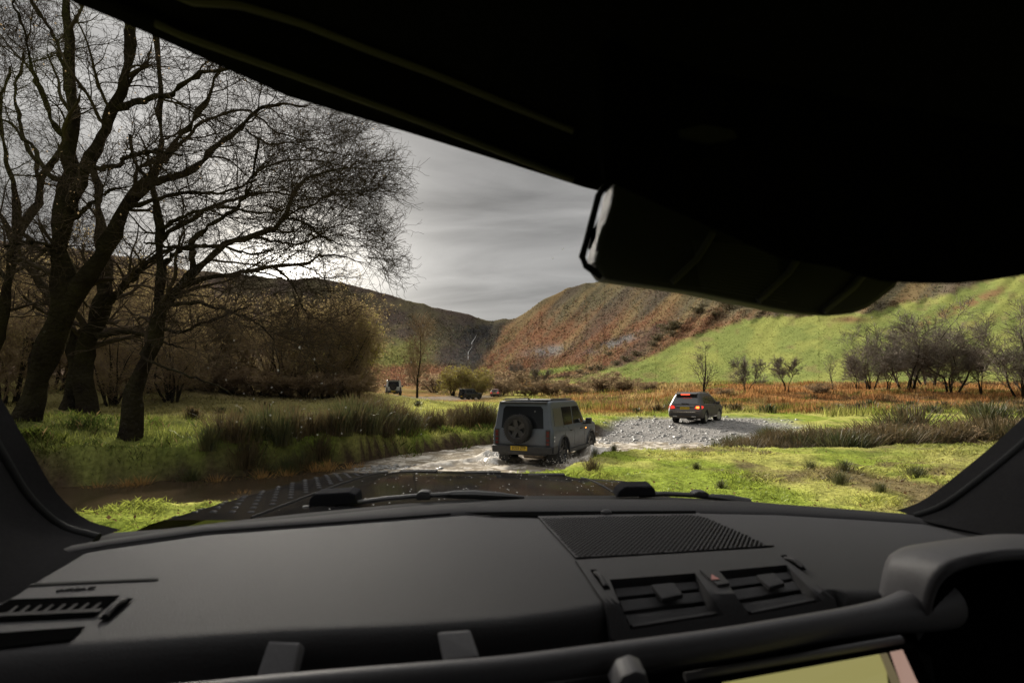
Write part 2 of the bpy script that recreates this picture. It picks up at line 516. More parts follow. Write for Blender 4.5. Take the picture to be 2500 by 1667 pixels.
def ground_cover(x, y):
    x = np.asarray(x, float); y = np.asarray(y, float)
    n1 = fbm(x * 0.5, y * 0.5, 61); n2 = fbm(x * 1.7, y * 1.7, 67); n3 = fbm(x * 0.16, y * 0.16, 71)
    c = mixc(np.broadcast_to(GREEN, x.shape + (3,)), YGREEN, smooth(0.38, 0.62, n1))
    c = mixc(c, DGREEN, smooth(0.58, 0.75, n2) * 0.6)
    c = mixc(c, YGREEN, smooth(20, 26, y) * smooth(6, 1, x) * 0.85)  # yellower meadow, lightened to paint in sunlight the thicket blocks
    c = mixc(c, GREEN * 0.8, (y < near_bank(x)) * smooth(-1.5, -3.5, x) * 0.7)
    # worn brown patches on the near right turf
    nr = (y < near_bank(x) + 0.5) & (x > 0)
    worn = smooth(0.50, 0.66, fbm(x * 0.75, y * 0.95, 83)) * smooth(2.8, 5.5, x) * smooth(5, 8, y)
    c = mixc(c, MUD, np.where(nr, worn * 0.85, 0))
    c = mixc(c, MUD * 0.9 + GREEN * 0.35, np.where(nr, smooth(7, 14, x) * 0.55, 0))
    # litter below the big trees, its dark tone also painting their shade
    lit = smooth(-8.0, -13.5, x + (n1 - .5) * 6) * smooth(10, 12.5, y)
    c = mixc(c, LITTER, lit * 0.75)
    c = mixc(c, DGREEN, smooth(-4, -7.5, x) * (y > far_bank(x)) * smooth(24, 17, y) * 0.6)  # darker green paints the tree shade onto the left bank
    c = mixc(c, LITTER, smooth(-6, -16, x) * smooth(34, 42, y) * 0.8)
    # banks and bed
    into = np.minimum(y - near_bank(x), far_bank(x) + 1.0 - y)
    c = mixc(c, MUD * 0.45, smooth(-0.1, 0.3, into + (n2 - 0.5) * 0.6))
    # moor grass on the far right and upstream
    yy = y + (n3 - 0.5) * 16
    moor = smooth(36, 43, yy) * smooth(0, 9, x + (n1 - 0.5) * 8)
    mc = mixc(np.broadcast_to(ORANGE, x.shape + (3,)), STRAW, smooth(0.42, 0.6, fbm(x * 0.11, y * 0.3, 91)))
    mc = mixc(mc, BROWN, smooth(0.44, 0.6, fbm(x * 0.2, y * 0.45, 95)))
    mc = mixc(mc, GREEN * 0.7, smooth(0.5, 0.64, fbm(x * 0.13, y * 0.5, 97)) * 0.75)
    mc = mixc(mc, ORANGE * 1.25, smooth(46, 54, y) * smooth(84, 74, y) * smooth(16, 26, x) * smooth(.35, .55, n1) * 0.8)
    c = mixc(c, mc, moor)
    m2 = smooth(66, 85, yy) * smooth(4, -6, x)
    c = mixc(c, mixc(mc, BROWN, np.full(x.shape, 0.45)), m2)
    GV = GRAVELC * (0.62 + 0.75 * fbm(x * 0.7 + y * 0.5, y * 0.9, 101))[..., None]
    c = mixc(c, GV, np.maximum(gravel_mask(x, y), track_mask(x, y) * 0.55))
    return c

th = np.concatenate([np.linspace(-180, -56, 40)[:-1], np.linspace(-56, 56, 400), np.linspace(56, 180, 40)[1:]])
rr = np.concatenate([np.geomspace(0.4, 5.0, 16)[:-1], np.geomspace(5.0, 140, 205), np.geomspace(140, 3000, 30)[1:]])
TH, RR = np.meshgrid(np.radians(th), rr, indexing='ij')
GX, GY = np.sin(TH) * RR, np.cos(TH) * RR
GZ = ground_z(GX, GY)
GZ = np.where(RR > 260, np.minimum(GZ, 2.0) - (RR - 260) * 0.002, GZ)
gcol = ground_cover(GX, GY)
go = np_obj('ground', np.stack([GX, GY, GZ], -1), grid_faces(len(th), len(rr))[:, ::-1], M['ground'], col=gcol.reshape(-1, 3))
tag(go, kind='structure')

# ------------------------------------------------------------------ the stream
DEF_LOC, DEF_YAW = (0.30, 15.35, -0.60), R(-25)
def in_def(x, y):
    """coordinates in the frame of the car standing in the ford"""
    c, s = math.cos(DEF_YAW), math.sin(DEF_YAW)
    dx, dy = x - DEF_LOC[0], y - DEF_LOC[1]
    return dx * c + dy * s, -dx * s + dy * c
xs = np.concatenate([np.linspace(-45, -7, 90)[:-1], np.linspace(-7, 8, 320), np.linspace(8, 70, 70)[1:]])
vs = np.linspace(0, 1, 110)
XX = np.repeat(xs[:, None], len(vs), 1)
YY = near_bank(XX) - 0.4 + vs[None, :] * (far_bank(XX) + 1.6 - near_bank(XX) + 0.4)
rough = smooth(-5.2, -3.6, XX) * smooth(13, 9.0, XX)
lx, ly = in_def(XX, YY)
wz = WATER_Z + 0.006 * (fbm(XX * 2, YY * 4, 201) - 0.5) + rough * (0.085 * (fbm(XX * 2.2 + YY, YY * 2.6, 203, 5) - 0.5) + 0.05 * (np.abs(fbm(XX * 4.5, YY * 5.5, 207, 3) - 0.5)))
wake = 0.0
for wx, wy, am, sg in ((1.25, 1.1, 0.10, 0.34), (1.15, 3.95, 0.22, 0.36), (-1.2, 0.9, 0.16, 0.38), (-1.05, 3.7, 0.2, 0.4), (0.0, -0.75, 0.05, 0.8)):
    d = np.hypot((lx - wx), (ly - wy) * 0.8)
    wake = wake + am * np.exp(-((d - 0.52) / (sg * 0.55)) ** 2) * (0.35 + 1.3 * fbm(XX * 3.4, YY * 3.4, 211 + int(wx * 10)))
# bow wave and trailing v
arm = np.abs(np.abs(lx) - (1.12 + np.maximum(3.6 - ly, 0) * 0.28))
wake = wake + 0.12 * np.exp(-(arm / 0.25) ** 2) * smooth(4.4, 3.4, ly) * smooth(-3.5, -0.5, ly) * (0.4 + 1.2 * fbm(XX * 3, YY * 3, 219))
wz = wz + wake
foam = smooth(0.50, 0.66, fbm(XX * 3.1 + 5, YY * 6.5, 223, 5)) * rough * 0.75
foam = np.maximum(foam, smooth(0.05, 0.17, wake) * (0.45 + 0.55 * smooth(0.35, 0.6, fbm(XX * 7, YY * 7, 227))))
WB = np.array([0.038, 0.027, 0.016]); WR = np.array([0.245, 0.210, 0.160]); WF = np.array([0.68, 0.63, 0.55])
wc = mixc(mixc(np.broadcast_to(WB, XX.shape + (3,)), WR, rough * 0.95), WF, np.clip(foam, 0, 1))
def water_mat():
    m = mat('stream_water', (0, 0, 0), attr=True, scale=4, rough=0.07, bump=0.18, bscale=9, spec=0.5, vary=0.2)
    satin(m, 0.16, 0.07)
    return m
wo = np_obj('stream_water', np.stack([XX, YY, wz], -1), grid_faces(len(xs), len(vs))[:, ::-1], water_mat(), col=wc.reshape(-1, 3))
tag(wo, kind='structure')
# flying drops round the wheels
nd = 1500
wsel = rng.integers(0, 4, nd)
cw = np.array([(1.05, 0.75), (1.1, 3.9), (-1.05, 0.7), (-1.2, 3.9)])[wsel]
a = rng.uniform(0, 2 * np.pi, nd); q = np.abs(rng.normal(0, 0.33, nd)) + 0.15
dlx = cw[:, 0] + np.cos(a) * q; dly = cw[:, 1] + np.sin(a) * q * 1.3
dz = WATER_Z + 0.05 + np.abs(rng.normal(0, 0.13, nd)) * np.exp(-((q - 0.4) / 0.5) ** 2)
c_, s_ = math.cos(DEF_YAW), math.sin(DEF_YAW)
dw = np.stack([DEF_LOC[0] + dlx * c_ - dly * s_, DEF_LOC[1] + dlx * s_ + dly * c_, dz], -1)
octv = np.array([(1, 0, 0), (-1, 0, 0), (0, 1, 0), (0, -1, 0), (0, 0, 1), (0, 0, -1)], float)
octf = np.array([(0, 2, 4), (2, 1, 4), (1, 3, 4), (3, 0, 4), (2, 0, 5), (1, 2, 5), (3, 1, 5), (0, 3, 5)])
ds = rng.uniform(0.006, 0.018, nd)
dv_ = dw[:, None, :] + octv[None] * ds[:, None, None]
so_ = np_obj('water_spray', dv_, (octf[None] + np.arange(nd)[:, None, None] * 6).reshape(-1, 3), M['foam'])
tag(so_, 'spray of pale drops thrown up by the wheels in the ford', 'spray', kind='stuff')

# ------------------------------------------------------------------ stones of the gravel bank
def scatter_stones(name, pts, size, label, flat=0.5):
    n = len(pts)
    t = (1 + 5 ** 0.5) / 2
    iv = np.array([(-1, t, 0), (1, t, 0), (-1, -t, 0), (1, -t, 0), (0, -1, t), (0, 1, t), (0, -1, -t), (0, 1, -t), (t, 0, -1), (t, 0, 1), (-t, 0, -1), (-t, 0, 1)]) / 1.9
    itf = np.array([(0, 11, 5), (0, 5, 1), (0, 1, 7), (0, 7, 10), (0, 10, 11), (1, 5, 9), (5, 11, 4), (11, 10, 2), (10, 7, 6), (7, 1, 8), (3, 9, 4), (3, 4, 2), (3, 2, 6), (3, 6, 8), (3, 8, 9), (4, 9, 5), (2, 4, 11), (6, 2, 10), (8, 6, 7), (9, 8, 1)])
    v = iv[None] * rng.uniform(0.7, 1.25, (n, 12, 1)) * size[:, None, None]
    v[..., 2] *= flat
    v[..., 0] *= rng.uniform(0.8, 1.6, (n, 1))
    an = rng.uniform(0, 6.28, n)[:, None]
    x = v[..., 0] * np.cos(an) - v[..., 1] * np.sin(an)
    y = v[..., 0] * np.sin(an) + v[..., 1] * np.cos(an)
    v = np.stack([x, y, v[..., 2]], -1) + pts[:, None, :]
    o = np_obj(name, v, (itf[None] + np.arange(n)[:, None, None] * 12).reshape(-1, 3), M['stone'], smooth=False)
    return tag(o, label, 'gravel', kind='stuff')
gx = rng.uniform(2.5, 17, 60000); gy = 16 + 20 * rng.uniform(0, 1, 60000) ** 1.3
k = rng.uniform(0, 1, 60000) < gravel_mask(gx, gy) * 0.9
gx, gy = gx[k][:7000], gy[k][:7000]
sz = np.clip(rng.lognormal(-3.75, 0.6, len(gx)), 0.010, 0.13)
scatter_stones('gravel_stones', np.stack([gx, gy, ground_z(gx, gy) + sz * 0.15], -1), sz, 'grey slate shingle of the gravel bank beyond the ford')
gx = rng.uniform(-4.9, -1.2, 900); gy = rng.uniform(13.2, 17.2, 900)
k = (np.hypot((gx + 3.4) / 1.3, (gy - 14.9) / 0.9) < rng.uniform(0.3, 1.1, 900))
gx, gy = gx[k], gy[k]
sz = rng.uniform(0.03, 0.09, len(gx))
scatter_stones('shallow_stones', np.stack([gx, gy, np.full(len(gx), WATER_Z + 0.01)], -1), sz, 'dark wet stones breaking the shallow water left of the ford', 0.45)

# ------------------------------------------------------------------ hills round the valley head
HCOL = [
    (-900, [(965, 60), (850, 90), (700, 160), (520, 260)]),
    (-400, [(965, 75), (850, 110), (700, 200), (555, 320)]),
    (0, [(965, 85), (870, 125), (720, 230), (588, 360)]),
    (240, [(965, 95), (890, 140), (750, 260), (614, 420)]),
    (450, [(965, 110), (900, 160), (800, 300), (656, 500)]),
    (600, [(965, 120), (905, 170), (810, 310), (672, 560)]),
    (700, [(965, 130), (910, 180), (820, 320), (682, 600)]),
    (771, [(965, 135), (912, 185), (830, 320), (676, 620)]),
    (845, [(965, 140), (915, 195), (840, 320), (692, 650)]),
    (900, [(965, 140), (915, 200), (850, 310), (705, 680)]),
    (1000, [(962, 160), (925, 220), (870, 330), (735, 720)]),
    (1100, [(957, 200), (925, 260), (890, 360), (759, 760)]),
    (1165, [(952, 230), (925, 300), (895, 420), (774, 800)]),
    (1199, [(950, 240), (925, 310), (890, 470), (787, 900)]),
    (1215, [(950, 240), (925, 310), (890, 470), (781, 880)]),
    (1260, [(946, 250), (925, 300), (880, 450), (777, 850)]),
    (1290, [(944, 250), (925, 295), (875, 440), (760, 820)]),
    (1320, [(943, 250), (925, 290), (865, 430), (735, 800)]),
    (1380, [(942, 240), (918, 270), (845, 400), (706, 760)]),
    (1430, [(942, 230), (912, 260), (830, 385), (692, 740)]),
    (1475, [(941, 220), (905, 250), (815, 370), (683, 720)]),
    (1600, [(940, 190), (885, 230), (780, 330), (640, 600)]),
    (1750, [(939, 160), (860, 200), (760, 280), (600, 500)]),
    (2000, [(938, 120), (850, 150), (745, 200), (540, 400)]),
    (2250, [(936, 100), (850, 125), (730, 170), (470, 330)]),
    (2500, [(934, 85), (850, 105), (710, 140), (420, 290)]),
    (3000, [(930, 70), (850, 85), (700, 115), (370, 230)]),
    (3600, [(930, 60), (850, 75), (690, 100), (330, 200)]),
]
hp = np.array([c[0] for c in HCOL], float)
ctl = np.array([c[1] for c in HCOL], float)          # (columns, 4, 2)
HPX = np.unique(np.concatenate([np.arange(-900, 3601, 9.0), hp]))
HT = np.linspace(0, 3, 120)
# soften the control columns so that no crease shows between them
SGX = np.arange(-900, 3601, 3.0)
def soft(v, w):
    k = np.exp(-(np.arange(-3 * w, 3 * w + 1) / w) ** 2 / 2)
    return np.convolve(np.pad(v, 3 * w, mode='edge'), k / k.sum(), mode='valid')
SG = [(soft(np.interp(SGX, hp, ctl[:, i, 0]), 22 if i < 3 else 3), soft(np.interp(SGX, hp, ctl[:, i, 1]), 26 if i < 3 else 14)) for i in range(4)]
def hill_pt(px, t):
    """image row and distance of the hillside at column px, 0 = foot, 3 = ridge"""
    px = np.asarray(px, float); t = np.asarray(t, float)
    rows = [np.interp(px, SGX, SG[i][0]) for i in range(4)]
    deps = [np.interp(px, SGX, SG[i][1]) for i in range(4)]
    i = np.clip(np.floor(t).astype(int), 0, 2)
    f = t - i
    Rr = np.choose(i, rows[:3]) * (1 - f) + np.choose(i, rows[1:]) * f
    Dd = np.choose(i, deps[:3]) * (1 - f) + np.choose(i, deps[1:]) * f
    return Rr, Dd
LX = np.array([1285, 1400, 1526, 1587, 1648, 1700, 1797, 1868, 2031, 2148, 2195, 2317, 2396, 2600, 3600.])
LY = np.array([940, 922, 890, 871, 838, 820, 787, 772, 768, 760, 742, 722, 689, 640, 500.])
HP2, HT2 = np.meshgrid(HPX, HT, indexing='ij')
HR, HD = hill_pt(HP2, HT2)
# gullies running down the fall line, seen slanting on the right hand flank
side = smooth(-14, 14, HP2 - (1243 - (HR - 787) * 0.68) + (fbm(HP2 / 20.0, HR / 20.0, 371) - 0.5) * 26) * smooth(1120, 1180, HP2)
gu = HP2 / 46.0 + side * (HR - 700) / 52.0 - (1 - side) * (HR - 700) / 150.0
gul = fbm(gu, HT2 * 0.55, 301, 4) - 0.5
bumps = fbm(HP2 / 30.0, HT2 * 7, 307, 4) - 0.5
edge = smooth(0, 0.5, HT2) * smooth(3.0, 2.8, HT2)
HD = HD * (1 + edge * (0.10 * gul + 0.03 * bumps) * (1 - 0.8 * smooth(-10, 30, HR - np.interp(HP2, LX, LY)) * smooth(1270, 1300, HP2)))
HR = HR + smooth(2.6, 3.0, HT2) * (fbm(HP2 / 22.0, HP2 * 0, 311, 4) - 0.5) * 7
HXx = (HP2 - CX) / FPX * HD
HZ = HC + (HY - HR) / FPX * HD + edge * HD * 0.0015 * (fbm(HP2 / 9.0, HR / 9.0, 313, 3) - 0.5)
# back slope and buried foot
first = np.stack([HXx[:, 0] * 0.86, HD[:, 0] * 0.86, HZ[:, 0] - 5], -1)
last = np.stack([HXx[:, -1] * 1.25, HD[:, -1] * 1.25, HZ[:, -1] * 0.85], -1)
last2 = np.stack([HXx[:, -1] * 1.9, HD[:, -1] * 1.9, HZ[:, -1] * 0 - 5], -1)
HV = np.concatenate([first[:, None], np.stack([HXx, HD, HZ], -1), last[:, None], last2[:, None]], 1)
n_a = fbm(HP2 / 60.0, HR / 30.0, 321); n_b = fbm(HP2 / 12.0, HR / 10.0, 327); n_c = fbm(gu * 1.3, HT2 * 0.8, 331)
OLIVE = np.array([0.098, 0.084, 0.052]); RUST = np.array([0.135, 0.072, 0.042]); TAN = np.array([0.165, 0.122, 0.062]); PAST = np.array([0.142, 0.165, 0.050])
SCREE = np.array([0.135, 0.13, 0.125]); DUSK = np.array([0.080, 0.063, 0.052]); HEATH = np.array([0.095, 0.070, 0.055])
hc = mixc(np.broadcast_to(OLIVE, HP2.shape + (3,)), DUSK, smooth(0.4, 0.62, n_a))
# left flank: grass apron and bracken at its foot
hc = mixc(hc, np.array([0.125, 0.125, 0.045]), (1 - side) * smooth(815, 850, HR + (n_b - .5) * 40) * smooth(640, 800, HP2) * smooth(1090, 1000, HP2))
hc = mixc(hc, RUST * 1.15, (1 - side) * smooth(886, 900, HR + (n_b - .5) * 18) * smooth(800, 880, HP2) * smooth(1130, 1060, HP2))
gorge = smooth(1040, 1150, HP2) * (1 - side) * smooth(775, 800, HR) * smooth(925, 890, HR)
hc = mixc(hc, np.array([0.042, 0.040, 0.038]), gorge * (0.6 + 0.4 * smooth(.35, .6, n_b)))  # dark rock, with the shade of the cliff painted into its colour
hc = mixc(hc, HEATH, smooth(760, 420, HP2) * 0.8)
# right flank: rust bracken low, olive grass high, slanting streaks
rt = smooth(720, 800, HR - (HP2 - 1300) * 0.02 + (n_c - .5) * 130)
rcol = mixc(mixc(np.broadcast_to(OLIVE * 1.0, HP2.shape + (3,)), TAN * 0.8, smooth(0.45, 0.65, n_c)), RUST, rt * (0.55 + 0.45 * smooth(.35, .55, n_b)))
rcol = mixc(rcol, TAN, smooth(0.56, 0.68, fbm(gu * 2.2, HT2 * 1.5, 337)) * 0.6)
scr = np.exp(-(((HP2 - 1335) / 45) ** 2 + ((HR - 858 + (HP2 - 1335) * 0.12) / 11) ** 2)) + np.exp(-(((HP2 - 1500) / 60) ** 2 + ((HR - 838 + (HP2 - 1500) * 0.35) / 9) ** 2))
rcol = mixc(rcol, SCREE, np.clip(scr * 1.6 * smooth(.3, .55, n_b), 0, 1) * 0.85)
rcol = mixc(rcol, DUSK * 0.8, smooth(0.54, 0.66, fbm(gu * 0.9 + 7, HT2 * 1.2, 351)) * 0.6)
hc = mixc(hc, rcol, side)
past = smooth(-6, 6, HR - np.interp(HP2, LX, LY) + (n_b - 0.5) * 22) * smooth(1270, 1300, HP2)
pc = mixc(np.broadcast_to(PAST, HP2.shape + (3,)), YGREEN, smooth(0.4, 0.65, n_a) * 0.4)
pc = mixc(pc, TAN, smooth(0.6, 0.75, fbm(HP2 / 25, HR / 18, 341)) * 0.45)
streak = np.exp(-(((HR - (790 - (HP2 - 2250) * 0.42)) / 10.0) ** 2)) * smooth(2225, 2260, HP2) * smooth(2470, 2430, HP2)
pc = mixc(pc, BROWN * 1.2, np.clip(streak * 1.3, 0, 1) * smooth(.3, .5, n_b))
pc = mixc(pc, BROWN, np.exp(-(((HR - 780) / 8.0) ** 2 + ((HP2 - 2075) / 45) ** 2)))
hc = mixc(hc, pc, past)
# a higher strip of improved grass and its hedge bank
strip = smooth(1285, 1310, HP2) * smooth(1440, 1390, HP2) * np.exp(-((HR - (915 - (HP2 - 1300) * 0.16)) / 7.0) ** 4)
hc = mixc(hc, PAST * 1.05, np.clip(strip, 0, 1))
hc = mixc(hc, ORANGE * 0.8, smooth(1230, 1330, HP2) * smooth(934, 939, HR))
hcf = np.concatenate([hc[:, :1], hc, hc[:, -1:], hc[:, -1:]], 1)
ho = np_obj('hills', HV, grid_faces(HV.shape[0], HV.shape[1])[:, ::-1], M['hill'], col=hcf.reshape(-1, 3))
tag(ho, kind='structure')
def hill_at(px, py):
    """world point on the hillside at photograph pixel px, py"""
    i = int(np.argmin(np.abs(HPX - px)))
    j = int(np.argmin(np.abs(HR[i] - py)))
    return Vector((HXx[i, j], HD[i, j], HZ[i, j]))
# thin waterfall in the head of the valley
mb = MB()
pts = [(1166, 812), (1163, 822), (1155, 835), (1150, 848), (1147, 858), (1143, 868), (1141, 876)]
wv = []
for i, (a, b) in enumerate(pts):
    p = hill_at(a, b)
    p = p * (1 - 6 / p.y) + Vector((0, 0, HC * 6 / p.y))
    w = 0.12 + 0.12 * (i % 3)
    wv += [p + Vector((-w, 0, 0)), p + Vector((w, 0, 0)), p + Vector((w, 1.0, 0)), p + Vector((-w, 1.0, 0))]
n = len(pts)
mb.add(wv, [(i * 4 + k, i * 4 + (k + 1) % 4, i * 4 + 4 + (k + 1) % 4, i * 4 + 4 + k) for i in range(n - 1) for k in range(4)])
tag(mb.build('waterfall', M['fall']), 'thin white waterfall in the dark gully at the valley head', 'waterfall')

# ------------------------------------------------------------------ turf and moor grass blades
def blades(name, n, pxr, yr, zone, hfun, cfun, m, label, cat, lean=0.5, seg=1, wmin=0.005, wk=0.0010):
    px = rng.uniform(pxr[0], pxr[1], n)
    y = np.exp(rng.uniform(math.log(yr[0]), math.log(yr[1]), n))
    x = (px - CX) / FPX * y
    k = rng.uniform(0, 1, n) < zone(x, y)
    x, y = x[k], y[k]
    n = len(x)
    z = ground_z(x, y) - 0.01
    h = hfun(x, y) * rng.uniform(0.5, 1.3, n)
    w = np.maximum(wmin, wk * y) * rng.uniform(0.7, 1.3, n)
    an = rng.uniform(0, 6.283, n); la = rng.uniform(0, 6.283, n); le = np.abs(rng.normal(0, lean, n)) * h
    dx, dy = np.cos(an) * w / 2, np.sin(an) * w / 2
    lxx, lyy = np.cos(la) * le, np.sin(la) * le
    base = np.stack([x, y, z], -1)
    wv = np.stack([dx, dy, 0 * x], -1)
    mid = base + np.stack([lxx * 0.35, lyy * 0.35, h * 0.6], -1)
    tip = base + np.stack([lxx, lyy, h], -1)
    c = cfun(x, y) * rng.uniform(0.5, 1.5, (n, 1))
    if seg:
        V = np.stack([base - wv, base + wv, mid + wv * 0.8, tip], 1)
        idx = np.arange(n)[:, None] * 4
        fs = [np.concatenate([idx + np.array([0, 1, 2]), idx + np.array([0, 2, 3])])]
    else:
        V = np.stack([base - wv * 1.2, base + wv * 1.2, tip], 1)
        fs = [np.arange(n)[:, None] * 3 + np.array([0, 1, 2])]
    o = np_obj(name, V, fs, m, smooth=False, col=np.repeat(c, V.shape[1], 0))
    return tag(o, label, cat, kind='stuff')
def dry(x, y):
    g = np.maximum(gravel_mask(x, y), track_mask(x, y))
    into = np.minimum(y - near_bank(x), far_bank(x) + 1.0 - y)
    return (1 - g) * smooth(0.55, 0.2, into)
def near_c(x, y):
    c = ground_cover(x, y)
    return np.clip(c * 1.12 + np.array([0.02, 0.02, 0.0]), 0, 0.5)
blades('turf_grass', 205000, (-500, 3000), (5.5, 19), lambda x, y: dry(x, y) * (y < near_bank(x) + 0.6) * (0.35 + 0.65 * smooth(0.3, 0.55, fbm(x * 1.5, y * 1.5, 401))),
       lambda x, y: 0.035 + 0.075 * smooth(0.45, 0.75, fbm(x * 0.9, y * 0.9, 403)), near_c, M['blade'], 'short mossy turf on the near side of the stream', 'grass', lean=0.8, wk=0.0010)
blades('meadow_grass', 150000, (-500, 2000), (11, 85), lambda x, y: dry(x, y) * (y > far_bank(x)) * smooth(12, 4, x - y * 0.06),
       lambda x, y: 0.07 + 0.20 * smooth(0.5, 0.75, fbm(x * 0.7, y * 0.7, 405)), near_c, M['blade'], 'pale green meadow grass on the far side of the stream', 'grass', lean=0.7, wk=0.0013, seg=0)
blades('moor_grass', 145000, (1180, 3000), (34, 120), lambda x, y: smooth(35, 42, y + (fbm(x * .16, y * .16, 71) - .5) * 16) * smooth(0, 8, x),
       lambda x, y: 0.2 + 0.55 * smooth(0.4, 0.72, fbm(x * 0.25, y * 0.5, 407)), lambda x, y: np.clip(ground_cover(x, y) * 1.15, 0, 0.5), M['dryblade'],
       'orange and straw coloured moor grass below the green hillside', 'grass', lean=0.35, wk=0.0017, seg=0)

def bank_zone(x, y):
    d = y - far_bank(x)
    return (d > -0.4) * smooth(9.0, 2.0, d) * smooth(1.5, -0.5, x) * smooth(0.42, 0.6, fbm(x * 1.1, y * 1.1, 431))
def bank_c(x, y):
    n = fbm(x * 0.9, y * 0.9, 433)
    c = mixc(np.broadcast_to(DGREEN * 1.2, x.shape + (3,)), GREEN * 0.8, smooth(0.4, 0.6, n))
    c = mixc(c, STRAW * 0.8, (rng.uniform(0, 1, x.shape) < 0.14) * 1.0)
    return mixc(c, c * 0.55, smooth(-4.5, -8, x))  # left end darkened, painting the shade under the trees into the blades
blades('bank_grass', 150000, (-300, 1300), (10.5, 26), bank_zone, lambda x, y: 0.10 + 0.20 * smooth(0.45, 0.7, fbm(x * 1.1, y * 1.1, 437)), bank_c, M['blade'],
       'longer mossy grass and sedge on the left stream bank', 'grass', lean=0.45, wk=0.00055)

# bracken, rushes and heather standing on the hillsides
nh = 170000
ii = rng.integers(0, len(HPX) - 1, nh)
keep = (HPX[ii] > -350) & (HPX[ii] < 2950)
ii = ii[keep]
jj = rng.integers(0, len(HT) - 1, len(ii))
fu, fv = rng.uniform(0, 1, (len(ii), 1)), rng.uniform(0, 1, (len(ii), 1))
HG = np.stack([HXx, HD, HZ], -1)
hb = (HG[ii, jj] * (1 - fu) + HG[ii + 1, jj] * fu) * (1 - fv) + (HG[ii, jj + 1] * (1 - fu) + HG[ii + 1, jj + 1] * fu) * fv
tc_ = hc[ii, jj]
ps = past[ii, jj]
dist = hb[:, 1]
hgt = dist * (0.0030 - 0.0021 * ps) * np.where(HT2[ii, jj] > 2.75, 0.35, 1.0) * rng.uniform(0.4, 1.4, len(ii)) * (0.5 + fbm(HP2[ii, jj] / 15.0, HR[ii, jj] / 12.0, 361))
wid = dist * (0.0016 - 0.0006 * ps) * rng.uniform(0.6, 1.4, len(ii))
az = rng.uniform(-0.7, 0.7, len(ii))
wv_ = np.stack([np.cos(az) * wid, np.sin(az) * wid, 0 * wid], -1)
tip_ = hb + np.stack([rng.normal(0, 0.3, len(ii)) * hgt, rng.normal(0, 0.3, len(ii)) * hgt, hgt], -1)
hcl = np.clip(tc_ * rng.uniform(0.55, 1.55, (len(ii), 1)) * rng.uniform(0.9, 1.1, (len(ii), 3)), 0.01, 0.5)
ho2 = np_obj('hillside_growth', np.stack([hb - wv_, hb + wv_, tip_], 1), np.arange(len(ii))[:, None] * 3 + np.array([0, 1, 2]), M['dryblade'], smooth=False, col=np.repeat(hcl, 3, 0))
tag(ho2, 'bracken, heather and rough grass clothing the hillsides', 'bracken', kind='stuff')
# dead leaves and droppings strewn over the near turf
nl = 5200
lpx, ly_ = rng.uniform(-300, 2900, nl), np.exp(rng.uniform(math.log(6), math.log(17), nl))
lx_ = (lpx - CX) / FPX * ly_
kk_ = (ly_ < near_bank(lx_)) & (rng.uniform(0, 1, nl) < 0.25 + 0.75 * smooth(0.45, 0.6, fbm(lx_ * .8, ly_ * .8, 83)))
lx_, ly_ = lx_[kk_], ly_[kk_]
nl = len(lx_)
cz = np.stack([lx_, ly_, ground_z(lx_, ly_) + 0.03], -1)
la, ls = rng.uniform(0, 6.28, nl), rng.uniform(0.012, 0.032, nl)
e1 = np.stack([np.cos(la) * ls, np.sin(la) * ls, rng.normal(0, .3, nl) * ls], -1)
e2 = np.stack([-np.sin(la) * ls * .6, np.cos(la) * ls * .6, rng.normal(0, .4, nl) * ls], -1)
lc = np.array([0.10, 0.06, 0.03]) * rng.uniform(0.5, 1.8, (nl, 1))
lo_ = np_obj('fallen_leaves', np.stack([cz - e1, cz + e2, cz + e1, cz - e2], 1), np.arange(nl)[:, None] * 4 + np.array([0, 1, 2, 3]), M['dryblade'], smooth=False, col=np.repeat(lc, 4, 0))
tag(lo_, 'brown dead leaves strewn over the near turf', 'leaves', kind='stuff')
# ------------------------------------------------------------------ rush clumps
def rush_mesh(seed, n=150, h=0.8, spread=0.22, m=None, w=0.0048, lean=0.35):
    g = np.random.default_rng(seed)
    r = np.abs(g.normal(0, 1, n)) * spread * 0.6
    a = g.uniform(0, 6.283, n)
    b = np.stack([np.cos(a) * r, np.sin(a) * r, np.full(n, -0.05)], -1)
    hh = h * g.uniform(0.45, 1.12, n)
    la = a + g.normal(0, 0.6, n)
    le = hh * (np.abs(g.normal(0, lean, n)) * 0.6 + r / spread * 0.18)
    wa = g.uniform(0, 6.283, n)
    wv = np.stack([np.cos(wa), np.sin(wa), 0 * wa], -1) * w
    def at(t, dr):
        return b + np.stack([np.cos(la) * le * t * t, np.sin(la) * le * t * t, hh * t - dr * le * t * t * 0.35], -1)
    p1, p2, p3 = at(0.45, .2), at(0.8, .6), at(1.0, 1.0)
    V = np.stack([b - wv, b + wv, p1 + wv, p1 - wv, p2 + wv * .8, p2 - wv * .8, p3], 1)
    i = np.arange(n)[:, None] * 7
    return np_data('rush_clump', V, [np.concatenate([i + np.array([0, 1, 2, 3]), i + np.array([3, 2, 4, 5])]), i + np.array([5, 4, 6])], m or M['rush'], smooth=False)
RUSH = [rush_mesh(11 + i, 300, 0.75, 0.24) for i in range(3)]
RUSHB = [rush_mesh(31 + i, 300, 0.8, 0.26, M['rushbrown']) for i in range(3)]
STRAWM = [rush_mesh(51 + i, 130, 0.6, 0.2, M['strawgrass'], lean=0.8, w=0.006) for i in range(2)]
RUSHF = [rush_mesh(61 + i, 110, 0.8, 0.4, M['rushbrown'], w=0.03) for i in range(2)] + [rush_mesh(66, 110, 0.8, 0.4, M['rush'], w=0.03)]
